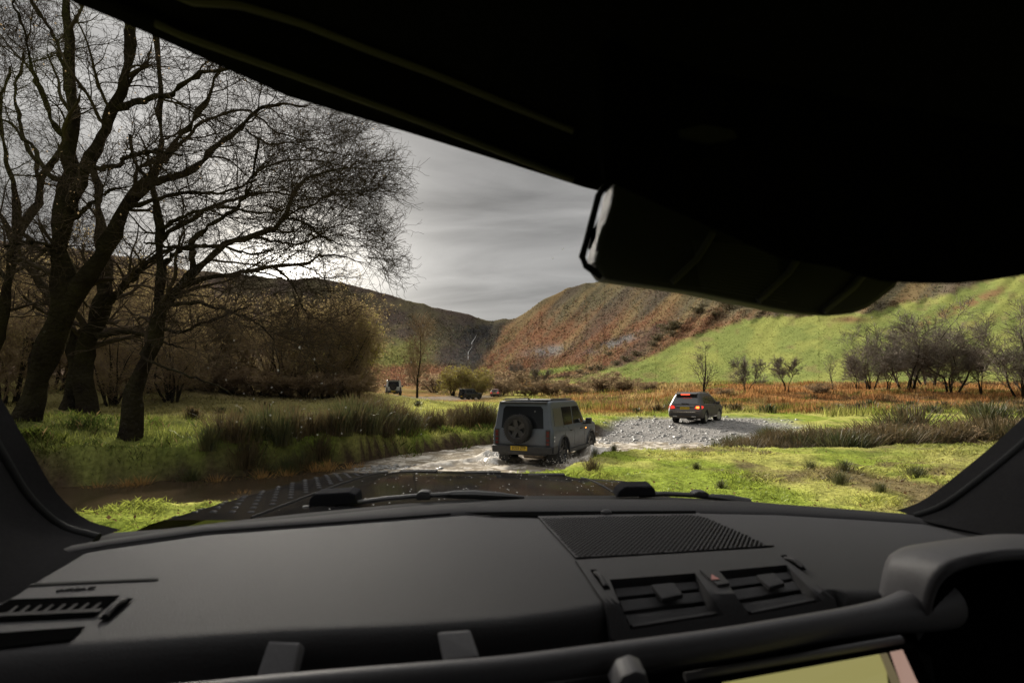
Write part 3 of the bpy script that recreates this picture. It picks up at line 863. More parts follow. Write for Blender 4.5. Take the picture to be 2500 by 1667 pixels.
def clump(me, x, y, s, label, group, sx=1.0, name='rush_clump', cat='rushes'):
    o = link(name, me)
    o.location = (x, y, float(ground_z(np.array(x), np.array(y))))
    o.rotation_euler = (0, 0, random.uniform(0, 6.28))
    o.scale = (s * sx, s * sx, s)
    return tag(o, label, cat, group)
random.seed(5)
# thick belt on the left bank (px, distance, scale)
for px, y, s in [(780, 16.8, 1.1), (820, 17.4, 1.35), (850, 18.2, 1.5), (880, 18.8, 1.6), (915, 19.6, 1.6), (945, 19.4, 1.5), (975, 20.3, 1.45), (1000, 20.0, 1.2), (900, 17.8, 1.3), (860, 17.0, 1.25),
                 (945, 18.6, 1.2), (985, 19.2, 1.1), (720, 15.6, 1.2), (690, 14.9, 1.15), (655, 15.2, 1.35), (615, 14.6, 1.1), (575, 14.0, 0.9), (540, 14.3, 1.0), (745, 15.0, 0.95), (780, 15.6, 0.9),
                 (1050, 22.0, 1.2), (1075, 22.5, 1.1), (1030, 21.6, 0.9), (1120, 23.6, 1.25), (1150, 24.2, 1.45), (1175, 24.6, 1.5), (1200, 25.2, 1.35), (1185, 24.2, 1.1), (640, 16.4, 1.3), (675, 16.8, 1.2), (705, 17.6, 1.25),
                 (465, 13.0, .75), (505, 13.6, .85), (760, 16.0, 1.0), (870, 16.9, 1.0), (905, 17.2, .9), (700, 14.2, .9), (730, 14.6, .8), (940, 17.9, .9), (600, 13.9, .9), (1015, 20.3, .8), (1005, 20.9, 1.2), (1100, 24.5, 1.0), (810, 16.2, 1.0), (835, 16.4, 1.1), (925, 18.4, 1.0)]:
    b = random.random() < 0.42
    clump(random.choice(RUSHB if b else RUSH), (px - CX) / FPX * y, y, s * 1.2, ('brownish' if b else 'dark green') + ' rush clump in the belt along the left stream bank', ('brown' if b else 'green') + ' rushes on the left bank', 1.15)
for px, y, s in [(585, 23, .9), (600, 23.4, .8), (650, 30, .8), (720, 30, .7), (470, 22, .8), (1100, 33, .8), (1120, 35, .7), (1020, 42, .8), (870, 34, .9), (930, 36, .8), (980, 30, .6), (1180, 33, .9), (1130, 30, .8), (540, 27, .7), (690, 26, .6)]:
    clump(random.choice(RUSHF), (px - CX) / FPX * y, y, s * 0.9, 'small tussock of rushes out on the left hand meadow', 'rush tussocks on the meadow')
for px, y, s in [(530, 12.9, .8), (640, 13.4, .9), (770, 14.5, 1.0), (800, 14.7, 1.05), (700, 13.8, .85), (855, 15.0, .85), (880, 15.3, .7), (345, 12.4, .9), (310, 12.2, .8), (240, 12.1, .7), (590, 11.4, .6), (650, 9.9, .5)]:
    clump(random.choice(STRAWM), (px - CX) / FPX * y, y, s, 'straw coloured grass tuft hanging over the left stream bank', 'straw grass tufts on the left bank', name='grass_tuft', cat='grass')
# upright clumps on the near bank, in front of the gravel
for lab, px, y, s in [('tall dark rush clump nearest the ford, in front of the gravel bank', 1590, 16.0, .95), ('low rush clump between two taller ones before the gravel', 1628, 15.9, .62),
                      ('upright rush clump in front of the gravel, third from the ford', 1672, 16.1, .78), ('small dark rush tuft at the water edge behind the parked ford turf', 1500, 14.7, .5),
                      ('dark rush clump right of the three before the gravel', 1745, 15.9, .8), ('small rush tuft beside the front wheel of the wading car', 1452, 13.6, .5), ('thin rush tuft at the tip of the near turf', 1420, 13.2, .42)]:
    clump(random.choice(RUSH), (px - CX) / FPX * y, y, s, lab, None, 0.8)
clump(RUSHB[0], (1445 - CX) / FPX * 10.6, 10.6, .42, 'low brown rush tussock on the turf beside the bonnet', None, 1.5)
for px, y, s in [(2050, 9.4, .32), (2240, 10.0, .34), (2230, 9.7, .28), (1760, 9.2, .2), (2060, 10.4, .3), (1980, 11.0, .25), (2150, 8.4, .2), (1700, 11.5, .2)]:
    clump(random.choice(RUSH), (px - CX) / FPX * y, y, s * 1.3, 'small rush tuft growing out of the near right turf', 'rush tufts on the near turf', 1.3)
# dense dark belt on the right
for i in range(105):
    px = random.uniform(1775, 2720)
    y = random.uniform(17.0, 21.5)
    s = random.uniform(1.05, 1.65) * (0.55 + 0.6 * min(1, max(0, (px - 1760) / 350)))
    s *= 1.08 if px > 2120 else 1.0
    b = random.random() < 0.6
    clump(random.choice(RUSHB if b else RUSH), (px - CX) / FPX * y, y, s, ('brown' if b else 'dark green') + ' rush clump in the dense belt right of the gravel', ('brown' if b else 'green') + ' rushes in the right belt', 1.5)
for i in range(40):
    px = random.uniform(1230, 2600)
    y = random.uniform(36, 48)
    if 1590 < px < 1800 and y < 38:
        continue
    b = random.random() < 0.5
    clump(random.choice(RUSHF[:2] if b else RUSHF[2:]), (px - CX) / FPX * y, y, random.uniform(.8, 1.3), ('brown' if b else 'green') + ' rush clump along the edge of the orange moor', ('brown' if b else 'green') + ' rushes by the moor', 1.2)

# ------------------------------------------------------------------ trees
def tubes(groups, sides):
    """groups: list of (P (m,n,3), R (m,n)); returns verts, faces"""
    Vs, Fs, off = [], [], 0
    for Pm, Rm in groups:
        m, n, _ = Pm.shape
        T = np.gradient(Pm, axis=1)
        T /= np.linalg.norm(T, axis=2, keepdims=True) + 1e-9
        ref = np.array([0.37, 0.61, 0.70])
        A = np.cross(T, ref)
        A /= np.linalg.norm(A, axis=2, keepdims=True) + 1e-9
        B = np.cross(T, A)
        q = np.arange(sides) * 2 * np.pi / sides
        ring = Pm[:, :, None, :] + (A[:, :, None, :] * np.cos(q)[:, None] + B[:, :, None, :] * np.sin(q)[:, None]) * Rm[:, :, None, None]
        Vs.append(ring.reshape(-1, 3))
        i = np.arange(m)[:, None, None] * n * sides
        j = np.arange(n - 1)[None, :, None] * sides
        k = np.arange(sides)[None, None, :]
        k2 = (k + 1) % sides
        f = np.stack([i + j + k, i + j + k2, i + j + sides + k2, i + j + sides + k], -1).reshape(-1, 4) + off
        Fs.append(f)
        off += m * n * sides
    return np.concatenate(Vs), np.concatenate(Fs)

def resample(pts, rad, n):
    pts = np.asarray(pts, float); rad = np.asarray(rad, float)
    # smooth through control points by Catmull-Rom sampling
    d = np.concatenate([[0], np.cumsum(np.linalg.norm(np.diff(pts, axis=0), axis=1))])
    ext = np.vstack([2 * pts[0] - pts[1], pts, 2 * pts[-1] - pts[-2]])
    t = np.linspace(0, d[-1], n)
    i = np.clip(np.searchsorted(d, t, side='right') - 1, 0, len(pts) - 2)
    f = ((t - d[i]) / (d[i + 1] - d[i] + 1e-9))[:, None]
    p0, p1, p2, p3 = ext[i], ext[i + 1], ext[i + 2], ext[i + 3]
    out = 0.5 * (2 * p1 + (p2 - p0) * f + (2 * p0 - 5 * p1 + 4 * p2 - p3) * f ** 2 + (3 * p1 - p0 - 3 * p2 + p3) * f ** 3)
    return out, np.interp(t, d, rad)

def grow(g, Pm, Rm, k, L, n, ang=(30, 65), tmin=0.25, wig=0.25, up=0.0, out=None, flat=1.0, rk=0.6, rend=0.3, rmin=0.003, ttip=True):
    m, pn, _ = Pm.shape
    t = g.uniform(tmin, 1.0, (m, k))
    if ttip:
        t[:, 0] = 0.995
    fi = t * (pn - 1)
    i = np.clip(fi.astype(int), 0, pn - 2)
    f = (fi - i)[..., None]
    ar = np.arange(m)[:, None]
    base = Pm[ar, i] * (1 - f) + Pm[ar, i + 1] * f
    rb = Rm[ar, i] * (1 - f[..., 0]) + Rm[ar, i + 1] * f[..., 0]
    T = Pm[ar, i + 1] - Pm[ar, i]
    T /= np.linalg.norm(T, axis=2, keepdims=True) + 1e-9
    rv = g.normal(0, 1, T.shape)
    rv -= (rv * T).sum(2, keepdims=True) * T
    rv /= np.linalg.norm(rv, axis=2, keepdims=True) + 1e-9
    a = np.radians(g.uniform(ang[0], ang[1], (m, k)))[..., None]
    if ttip:
        a[:, 0] *= 0.35
    D = T * np.cos(a) + rv * np.sin(a)
    D[..., 2] = D[..., 2] * flat + up
    if out is not None:
        D = D + out
    D /= np.linalg.norm(D, axis=2, keepdims=True) + 1e-9
    ln = L * g.uniform(0.5, 1.2, (m, k)) * (1.15 - 0.45 * t)
    base = base.reshape(-1, 3); D = D.reshape(-1, 3); ln = ln.reshape(-1)
    rb = np.maximum(rb.reshape(-1) * rk * g.uniform(0.6, 1.0, m * k), rmin)
    mm = m * k
    pts = np.empty((mm, n, 3))
    pts[:, 0] = base
    d = D.copy()
    for s in range(1, n):
        d = d + g.normal(0, wig, (mm, 3)) + np.array([0, 0, up * 0.25])
        d /= np.linalg.norm(d, axis=1, keepdims=True)
        pts[:, s] = pts[:, s - 1] + d * (ln / (n - 1))[:, None]
    rad = rb[:, None] * np.linspace(1, rend, n)[None, :]
    return pts, np.maximum(rad, rmin * 0.8)

def leaf_quads(g, Pm, n, size):
    m, pn, _ = Pm.shape
    i = g.integers(0, m, n); j = g.integers(pn // 2, pn, n)
    c = Pm[i, j] + g.normal(0, size * 1.2, (n, 3))
    u = g.normal(0, 1, (n, 3)); u /= np.linalg.norm(u, axis=1, keepdims=True)
    v = np.cross(u, g.normal(0, 1, (n, 3))); v /= np.linalg.norm(v, axis=1, keepdims=True)
    s = size * g.uniform(0.6, 1.3, (n, 1))
    V = np.stack([c - u * s, c + v * s * 0.55, c + u * s, c - v * s * 0.55], 1)
    return V, np.arange(n)[:, None] * 4 + np.array([0, 1, 2, 3])

def big_tree(label, limbs, depth, seed, kk=(12, 8, 6, 2), L=(2.3, 1.15, 0.62, 0.3), out=None, tmin=0.3, leaves=0):
    """limbs: list of (control points as (px, py, depth offset, radius), carries twigs?)"""
    g = np.random.default_rng(seed)
    trunk_g, grow_g = [], []
    for pts, carries in limbs:
        p = [P(a if a < 600 else 600 + (a - 600) * 0.72, b, depth + c) for a, b, c, r in pts]
        r = [q[3] * 0.66 for q in pts]
        n = 26
        X, Rr = resample(p, r, n)
        X[1:-1] += g.normal(0, 0.018, (n - 2, 3)) * np.minimum(1, Rr[1:-1, None] / 0.06 + 0.6)
        trunk_g.append((X[None], Rr[None]))
        if carries:
            grow_g.append((X, Rr))
    base = P(*limbs[0][0][0][:2], depth + limbs[0][0][0][2])
    root = empty('bare_tree', base)
    tag(root, label, 'tree')
    ofs = np.array(base)
    V, F_ = tubes([(p - ofs, r * (1 + 0.10 * np.sin(np.arange(r.shape[1]) * 1.7 + r[0, 0] * 40))) for p, r in trunk_g], 14)
    V = V + 0.085 * (np.stack([vnoise(V[:, 2] * 1.3 + V[:, 1] * 2, V[:, 0] * 5 + V[:, 1] * 5, 5), vnoise(V[:, 2] * 1.3, V[:, 0] * 5 - V[:, 1] * 5, 6), 0 * V[:, 0] + .5], -1) - 0.5) * 2
    np_obj('trunk', V, F_, M['bark'], root)
    Pm = np.stack([q[0] for q in grow_g]); Rm = np.stack([q[1] for q in grow_g])
    a1 = grow(g, Pm, Rm, kk[0], L[0], 12, (28, 70), tmin, 0.16, 0.05, out, 0.75, 0.5, 0.35, 0.008)
    a2 = grow(g, *a1, kk[1], L[1], 8, (25, 65), 0.15, 0.20, 0.03, None if out is None else np.array(out) * 0.8, 0.7, 0.6, 0.4, 0.0075)
    a3 = grow(g, *a2, kk[2], L[2], 5, (25, 65), 0.15, 0.30, 0.03, None if out is None else np.array(out) * 0.6, 0.8, 0.65, 0.5, 0.0048)
    a4 = grow(g, *a3, kk[3], L[3], 3, (25, 60), 0.25, 0.30, 0.06, None, 0.9, 0.8, 0.7, 0.0042)
    V, F_ = tubes([(a1[0] - ofs, a1[1])], 5)
    np_obj('branches', V, F_, M['twig'], root)
    V, F_ = tubes([(p - ofs, r) for p, r in (a2, a3, a4)], 3)
    np_obj('crown', V, F_, M['twig'], root)
    if leaves:
        V, F_ = leaf_quads(g, a4[0] - ofs, leaves, 0.03)
        np_obj('leaves', V, F_, M['leaf_brown'], root, smooth=False)
    return root

# the great forked tree at the left edge (control points: px, py, depth offset, radius)
TA = [
    ([(40, 1100, 0, .66), (58, 1052, 0, .52), (85, 960, 0, .44), (115, 870, 0, .42), (148, 770, 0, .44), (158, 715, 0, .46), (150, 660, 0, .40), (148, 590, -.1, .34), (158, 520, -.2, .31), (168, 440, -.3, .28), (173, 340, -.3, .24), (172, 230, -.3, .21), (165, 100, -.3, .18), (158, -60, -.3, .14)], True),
    ([(165, 740, 0, .40), (200, 690, .1, .34), (250, 620, .2, .30), (290, 550, .3, .27), (320, 495, .4, .25), (362, 448, .5, .22), (386, 400, .6, .15), (390, 320, .6, .12), (388, 220, .6, .10), (382, 100, .6, .09), (378, -20, .6, .07)], True),
    ([(160, 560, -.2, .22), (185, 480, -.4, .22), (214, 405, -.5, .21), (248, 335, -.6, .20), (276, 255, -.7, .18), (310, 195, -.7, .15), (320, 100, -.8, .12), (325, -20, -.8, .10)], True),
    ([(278, 265, -.6, .13), (335, 250, -.9, .12), (384, 241, -1.1, .10), (430, 222, -1.2, .09), (473, 192, -1.3, .075), (527, 175, -1.4, .06), (600, 170, -1.5, .04)], True),
    ([(362, 450, .5, .17), (424, 432, .7, .14), (482, 402, .9, .12), (527, 357, 1.0, .11), (580, 321, 1.1, .095), (638, 277, 1.2, .08), (714, 254, 1.3, .06), (800, 262, 1.4, .035)], True),
    ([(375, 420, .5, .12), (402, 370, .3, .11), (469, 304, .1, .09), (504, 250, 0, .075), (522, 192, -.1, .06), (560, 130, -.2, .04)], True),
    ([(400, 400, .5, .08), (450, 340, .9, .07), (520, 290, 1.3, .06), (610, 270, 1.6, .05), (700, 320, 1.9, .04), (800, 345, 2.1, .03), (880, 340, 2.2, .02)], True),
    ([(600, 316, 1.1, .05), (680, 350, 1.2, .045), (770, 350, 1.3, .035), (860, 370, 1.4, .03), (950, 380, 1.4, .018)], True),
    ([(310, 510, .4, .13), (370, 490, .1, .08), (450, 470, -.2, .07), (540, 470, -.5, .05), (640, 440, -.7, .035)], True),
    ([(225, 410, -.5, .10), (280, 405, -.9, .09), (330, 380, -1.2, .075), (380, 370, -1.5, .06), (450, 380, -1.7, .04)], True),
    ([(173, 350, -.3, .11), (130, 300, -.6, .09), (90, 200, -.9, .07), (70, 100, -1.1, .05), (40, 0, -1.2, .04)], True),
    ([(160, 450, -.2, .12), (120, 420, .3, .10), (70, 350, .7, .07), (20, 300, 1.0, .05), (-60, 250, 1.3, .04)], True),
    ([(174, 250, -.3, .09), (140, 120, 0, .08), (95, 30, .3, .06), (60, -60, .5, .05)], True),
    ([(175, 545, -.2, .09), (215, 500, -.5, .075), (260, 470, -.8, .06), (300, 460, -1.0, .04)], True),
    ([(158, 640, -.1, .11), (120, 600, -.4, .08), (70, 590, -.7, .06), (10, 600, -1.0, .04)], True),
]
big_tree('massive forked bare tree with thick dark trunk at the left edge', TA, 14.6, 101, (10, 8, 6, 2), (2.1, 1.1, .6, .3), out=np.array([0.10, -0.02, 0.05]), leaves=700)
TB = [
    ([(318, 1130, 0, .62), (320, 1092, 0, .47), (322, 1030, 0, .35), (330, 950, 0, .32), (352, 890, 0, .29), (375, 840, 0, .27), (390, 770, 0, .25), (388, 715, 0, .18), (390, 640, .1, .14), (392, 570, .2, .12), (388, 500, .3, .11), (365, 440, .4, .09), (330, 400, .5, .07), (322, 330, .6, .05)], True),
    ([(392, 760, 0, .18), (448, 692, -.2, .15), (487, 650, -.3, .13), (547, 602, -.4, .12), (622, 575, -.5, .11), (696, 550, -.6, .10), (728, 528, -.7, .085), (759, 473, -.8, .07), (800, 440, -.9, .05), (870, 420, -1.0, .035), (940, 410, -1.0, .02)], True),
    ([(440, 700, -.1, .12), (487, 682, .2, .10), (597, 664, .5, .09), (696, 648, .7, .08), (796, 644, .8, .065), (860, 622, .9, .045), (930, 628, 1.0, .03), (990, 640, 1.0, .018)], True),
    ([(545, 603, -.4, .07), (480, 600, -.6, .06), (420, 605, -.8, .05), (350, 590, -1, .04)], False),
    ([(470, 660, -.3, .10), (472, 600, -.3, .09), (500, 560, -.4, .08), (560, 520, -.6, .07), (600, 480, -.8, .06), (640, 400, -.9, .045), (650, 340, -1.0, .03)], True),
    ([(392, 590, .2, .10), (440, 550, .4, .09), (520, 505, .7, .08), (600, 475, 1.0, .06), (700, 470, 1.2, .045), (800, 480, 1.3, .035), (900, 490, 1.4, .02)], True),
    ([(600, 478, 1.0, .05), (640, 420, 1.0, .045), (720, 395, 1.1, .04), (820, 390, 1.2, .03), (930, 405, 1.3, .018)], True),
    ([(728, 530, -.7, .06), (800, 545, -.9, .05), (870, 580, -1.1, .035), (950, 600, -1.2, .02)], True),
    ([(620, 576, -.5, .06), (700, 590, -.2, .05), (800, 590, 0, .04), (880, 560, .2, .03), (960, 545, .3, .018)], True),
    ([(720, 532, -.6, .05), (820, 500, -.3, .04), (900, 470, -.1, .03), (965, 470, 0, .018)], True),
    ([(700, 650, .7, .05), (750, 690, .6, .04), (790, 740, .5, .03), (815, 790, .4, .018)], True),
    ([(395, 640, .1, .09), (450, 610, -.5, .07), (530, 600, -1.0, .055), (620, 620, -1.4, .04), (700, 610, -1.7, .03)], True),
    ([(388, 560, .2, .08), (450, 530, -.4, .065), (540, 505, -.8, .05), (640, 520, -1.2, .035), (740, 510, -1.5, .02)], True),
    ([(380, 820, 0, .11), (340, 870, -.5, .06), (420, 900, -1.0, .045), (500, 930, -1.3, .03), (560, 960, -1.5, .02)], False),
    ([(398, 745, 0, .09), (480, 740, -.6, .07), (560, 760, -1.1, .05), (640, 790, -1.5, .035), (700, 830, -1.8, .02)], True),
    ([(385, 800, 0, .08), (450, 810, -.7, .06), (520, 780, -1.2, .045), (600, 750, -1.6, .03)], True),
]
big_tree('leaning bare tree with flared mossy base whose crown spreads toward the sun', TB, 14.0, 103, (10, 8, 6, 2), (2.0, 1.05, 0.58, 0.3), out=np.array([0.22, 0.0, 0.0]))
TC = [
    ([(217, 1050, 0, .75), (215, 1005, 0, .62), (205, 940, 0, .52), (210, 850, 0, .48), (235, 780, 0, .5), (255, 700, 0, .42), (250, 600, 0, .3), (240, 500, 0, .2), (230, 400, 0, .12)], True),
    ([(175, 1000, .3, .6), (190, 900, .2, .5), (170, 800, .2, .4), (120, 720, .3, .3), (60, 640, .4, .22), (20, 560, .5, .15), (-30, 480, .6, .08)], True),
    ([(240, 760, 0, .25), (300, 700, -.4, .2), (360, 640, -.7, .14), (430, 600, -.9, .09)], True),
    ([(240, 820, 0, .2), (310, 810, -.5, .14), (380, 830, -.9, .08), (450, 850, -1.2, .04)], True),
]
big_tree('old stout tree standing in shade behind the two big trees', TC, 21.0, 107, (14, 8, 5, 1), (2.6, 1.4, 0.8, 0.4))
TD = [
    ([(-60, 1040, 0, .4), (-30, 900, 0, .3), (5, 780, 0, .25), (20, 680, 0, .22), (40, 590, 0, .2), (75, 530, 0, .17), (100, 450, 0, .15), (125, 400, 0, .12), (150, 360, .1, .09), (180, 300, .2, .06)], True),
    ([(35, 600, 0, .14), (45, 530, -.2, .12), (35, 450, -.3, .1), (15, 380, -.4, .07), (0, 280, -.5, .05), (20, 160, -.5, .04)], True),
    ([(50, 560, 0, .1), (100, 610, -.5, .08), (150, 600, -.9, .05)], True),
    ([(100, 440, 0, .1), (60, 330, .3, .08), (40, 220, .5, .06), (60, 120, .6, .04)], True),
    ([(20, 700, 0, .12), (-40, 600, .3, .1), (-70, 450, .5, .08), (-60, 300, .6, .05), (-20, 150, .6, .03)], True),
]
big_tree('thin leaning bare tree cut by the left edge of the view', TD, 17.5, 109, (11, 8, 5, 2), (2.2, 1.1, 0.6, 0.3))

# --- smaller bare trees and thickets, one mesh set per kind
def tree_kind(seed, H=7.0, stems=1, spread=0.5, m1=None, m2=None, leaves=None, k=(9, 7, 6), dens=1.0, tw=0.02, crown0=0.25, droop=0.0, nleaf=0, lsize=0.12, wide=1.0):
    g = np.random.default_rng(seed)
    tr = []
    for s in range(stems):
        a = g.uniform(0, 6.28); sp = spread * g.uniform(0.5, 1.1) if stems > 1 else spread * 0.12
        top = np.array([math.cos(a) * sp * H * wide, math.sin(a) * sp * H * wide, H * g.uniform(0.72, 0.95) * (0.85 if stems > 1 else 1)])
        pts = [np.array([math.cos(a), math.sin(a), 0]) * (0.05 * H if stems > 1 else 0) + np.array([0, 0, -0.3]), top * 0.3 + g.normal(0, 0.03 * H, 3), top * 0.62 + g.normal(0, 0.04 * H, 3), top]
        r0 = H * 0.016 * (1 if stems == 1 else 0.6)
        tr.append(resample(pts, [r0 * 1.5, r0, r0 * 0.65, r0 * 0.2], 14))
    Pm = np.stack([t[0] for t in tr]); Rm = np.stack([t[1] for t in tr])
    a1 = grow(g, Pm, Rm, k[0], H * 0.36 * wide, 9, (28, 65), crown0, 0.13, 0.20 - droop, None, 1.0, 0.6, 0.3, tw)
    a2 = grow(g, *a1, k[1], H * 0.17, 6, (25, 65), 0.2, 0.18, 0.12 - droop, None, 0.9, 0.65, 0.45, tw * 0.8)
    a3 = grow(g, *a2, k[2], H * 0.10, 3, (25, 65), 0.15, 0.22, 0.05, None, 0.9, 0.8, 0.6, tw * 0.6)
    V, F_ = tubes([(Pm, Rm)], 7)
    out = {'trunk': np_data('trunk', V, F_, m1 or M['bark'])}
    V1, F1 = tubes([a1], 4)
    V2, F2 = tubes([a2, a3], 3)
    out['crown'] = np_data('crown', np.concatenate([V1, V2]), [F1, F2 + len(V1)], m2 or M['grey_twig'])
    if nleaf:
        V, F_ = leaf_quads(g, a3[0], nleaf, lsize)
        out['leaves'] = np_data('leaves', V, F_, leaves, smooth=False)
    return out
KIND = {
    'open': [tree_kind(201, 9, 1, k=(12, 7, 5), tw=0.028, crown0=0.22), tree_kind(202, 9, 1, k=(12, 7, 5), tw=0.026, crown0=0.2)],
    'round': [tree_kind(205 + i, 6, 3, 0.32, k=(11, 9, 6), tw=0.036, crown0=0.3) for i in range(2)],
    'broad': [tree_kind(211 + i, 9, 4, 0.36, k=(15, 9, 7), tw=0.026, crown0=0.1, droop=0.06, m2=M['grey_twig']) for i in range(2)],
    'thicket': [tree_kind(221 + i, 8, 9, 0.42, k=(10, 7, 6), tw=0.017, crown0=0.05, droop=0.12, m2=M['brown_twig'], leaves=M['leaf_olive'], nleaf=13000, lsize=0.05) for i in range(2)],
    'willow': [tree_kind(231 + i, 6, 8, 0.45, k=(9, 7, 5), tw=0.026, crown0=0.1, droop=0.12, m2=M['brown_twig'], leaves=M['leaf_yellow'], nleaf=6000, lsize=0.10) for i in range(2)],
    'scrub': [tree_kind(241 + i, 4, 10, 0.7, k=(9, 7, 5), tw=0.022, crown0=0.03, droop=0.18, m2=M['brown_twig'], leaves=M['leaf_brown'], nleaf=6000, lsize=0.085) for i in range(2)],
    'slender': [tree_kind(251, 10, 1, k=(28, 8, 6), tw=0.034, crown0=0.22, m2=M['brown_twig'])],
    'gorse': [tree_kind(261 + i, 3, 9, 0.75, k=(7, 6, 4), tw=0.022, crown0=0.03, droop=0.22, m2=M['brown_twig'], leaves=M['leaf_dark'], nleaf=2500, lsize=0.11) for i in range(2)],
}
KH = {'open': 9, 'round': 6, 'broad': 9, 'thicket': 8, 'willow': 6, 'scrub': 4, 'slender': 10, 'gorse': 3}
def tree(kind, px, y, hpx, label, group=None, sx=1.0, v=0, name='bare_tree', cat='tree', at=None, rz=None):
    """a tree of one kind at column px, y metres ahead, hpx pixels tall in the photograph"""
    x = (px - CX) / FPX * y
    if at is None:
        loc = (x, y, float(ground_z(np.array(x), np.array(y))))
    else:
        loc = tuple(at)
        y = loc[1]
    H = hpx * y / FPX
    s = H / KH[kind]
    o = empty(name, loc, random.uniform(0, 6.28) if rz is None else rz)
    o.scale = (s * sx, s * sx, s)
    parts = KIND[kind][v % len(KIND[kind])]
    for pn, me in parts.items():
        link(pn, me, o)
    return tag(o, label, cat, group)
random.seed(12)
# brown willow thicket behind the left meadow
for i, (px, y, h, s) in enumerate([(800, 44, 240, 1.05), (865, 47, 165, .9), (735, 46, 235, 1.1), (660, 45, 215, 1.1), (590, 44, 200, 1.1), (520, 43, 200, 1.15), (700, 42, 190, 1.2), (840, 43, 200, .8), (450, 46, 230, 1.1), (380, 48, 250, 1.1)]):
    tree('thicket', px, y, h, ['tallest brown thicket tree, at the right shoulder of the left thicket', 'low brown bush at the right foot of the left thicket', 'dense brown thicket tree behind the sunlit meadow, left of the tallest', 'brown thicket tree in the middle of the left thicket', 'brown thicket tree left of the middle of the left thicket',
         'brown thicket tree at the left of the thicket, behind the leaning tree', 'foremost wide brown bush of the left thicket', 'narrow brown bush under the tallest thicket tree', 'brown thicket tree glimpsed right of the leaning trunk', 'brown thicket tree glimpsed between the two big trunks'][i], None, s, i, 'thicket_tree')
for i, (px, y, h) in enumerate([(420, 40, 62), (490, 41, 66), (560, 40.5, 58), (625, 41, 64), (690, 40.5, 56), (750, 41, 62), (810, 41, 58), (865, 42, 50)]):
    tree('scrub', px, y, h, 'low brown scrub filling the foot of the left thicket', 'scrub along the thicket foot', 1.5, i, 'bush', 'bush')
tree('willow', 838, 46, 195, 'yellow tinged willow behind the right shoulder of the left thicket', None, .7, 0, 'willow_bush')
for i, (px, y, h) in enumerate([(60, 44, 330), (200, 50, 300), (300, 46, 280), (-60, 40, 330), (130, 34, 300), (10, 52, 330), (260, 60, 260), (270, 30, 220), (20, 27, 300), (420, 33, 230), (-120, 30, 330), (350, 36, 260)]):
    tree('broad' if i in (1, 3, 5) else 'thicket', px, y, h, 'dim brown tree in the shaded wood at the far left', 'trees of the shaded left wood', 1.0, i)
# lone trees
tree('slender', 1018, 58, 175, 'lone slender bare tree right of the pale far car', None, .8, 0)
tree('open', 1718, 62, 125, 'tall sparse bare tree behind the grey car with lit brake lamps', None, 1.25, 0)
tree('round', 1822, 66, 88, 'small round bare tree, first right of the tall sparse one', None, 1.0, 0)
tree('round', 1922, 66, 82, 'small round bare tree, second right of the tall sparse one', None, 1.0, 1)
tree('open', 2032, 68, 84, 'thin forked bare tree left of the tree group', None, .9, 1)
for i, (px, y, h, s, k_) in enumerate([(2215, 70, 185, 1.2, 'broad'), (2325, 66, 160, 1.2, 'broad'), (2125, 70, 135, 1.0, 'broad'), (2165, 66, 95, 1.1, 'round'), (2270, 74, 165, 1.1, 'broad'), (2400, 62, 115, .9, 'round'), (2095, 68, 90, .9, 'round')]):
    tree(k_, px, y, h, ['tallest bare tree of the group on the right meadow edge', 'dense dark bare tree right of the tallest in the right group', 'bare tree at the left end of the right tree group', 'smaller bare tree before the left half of the right group', 'bare tree behind the middle of the right tree group', 'slight bare tree standing off the right end of the group', 'low reddish bare bush at the left foot of the group'][i], None, s, i)
tree('broad', 2500, 56, 210, 'bare tree cut by the right edge of the view', None, 1.0, 2)
# bushes upstream
for px, y, h, s, k_, lab in [(1105, 105, 68, 1.2, 'willow', 'yellow green willow bush left behind the black car'), (1150, 108, 70, 1.2, 'willow', 'yellow green willow bush right behind the black car'), (1172, 104, 52, .9, 'willow', 'low green willow bush right of the black car'),
                             (1250, 130, 78, 1.0, 'round', 'small bare tree right of the red far car'), (1290, 118, 36, 1.7, 'scrub', 'low brown bush before the far hedge'), (1325, 140, 58, 1.2, 'round', 'small bare tree standing in the far hedge'),
                             (1345, 120, 36, 1.7, 'scrub', 'brown bush in the middle of the far hedge'), (1400, 112, 38, 1.8, 'scrub', 'wide brown bush toward the right of the far hedge'), (1465, 105, 46, 1.7, 'scrub', 'large brown bush where the hedge meets the pasture'), (1525, 95, 34, 1.8, 'scrub', 'brown bush at the right end of the far hedge'),
                             (1225, 125, 62, 1.3, 'scrub', 'grey brown bush left of the small bare tree'), (1060, 125, 52, 1.5, 'scrub', 'brown bush left of the yellow green willows'), (905, 85, 36, 1.5, 'scrub', 'low bush at the far left of the pale far car'), (1580, 84, 24, 1.8, 'scrub', 'low brown scrub left of the tall sparse tree'),
                             (2000, 64, 26, 1.6, 'scrub', 'low dark scrub at the foot of the thin forked tree'), (1150, 180, 70, 1.0, 'broad', 'reddish bare tree far off below the waterfall'), (1770, 64, 18, 1.8, 'scrub', 'low scrub between the tall sparse tree and its neighbour')]:
    tree(k_, px, y, h, lab, None, s, random.randint(0, 2), 'bush' if k_ in ('willow', 'scrub') else 'bare_tree', 'bush' if k_ in ('willow', 'scrub') else 'tree')
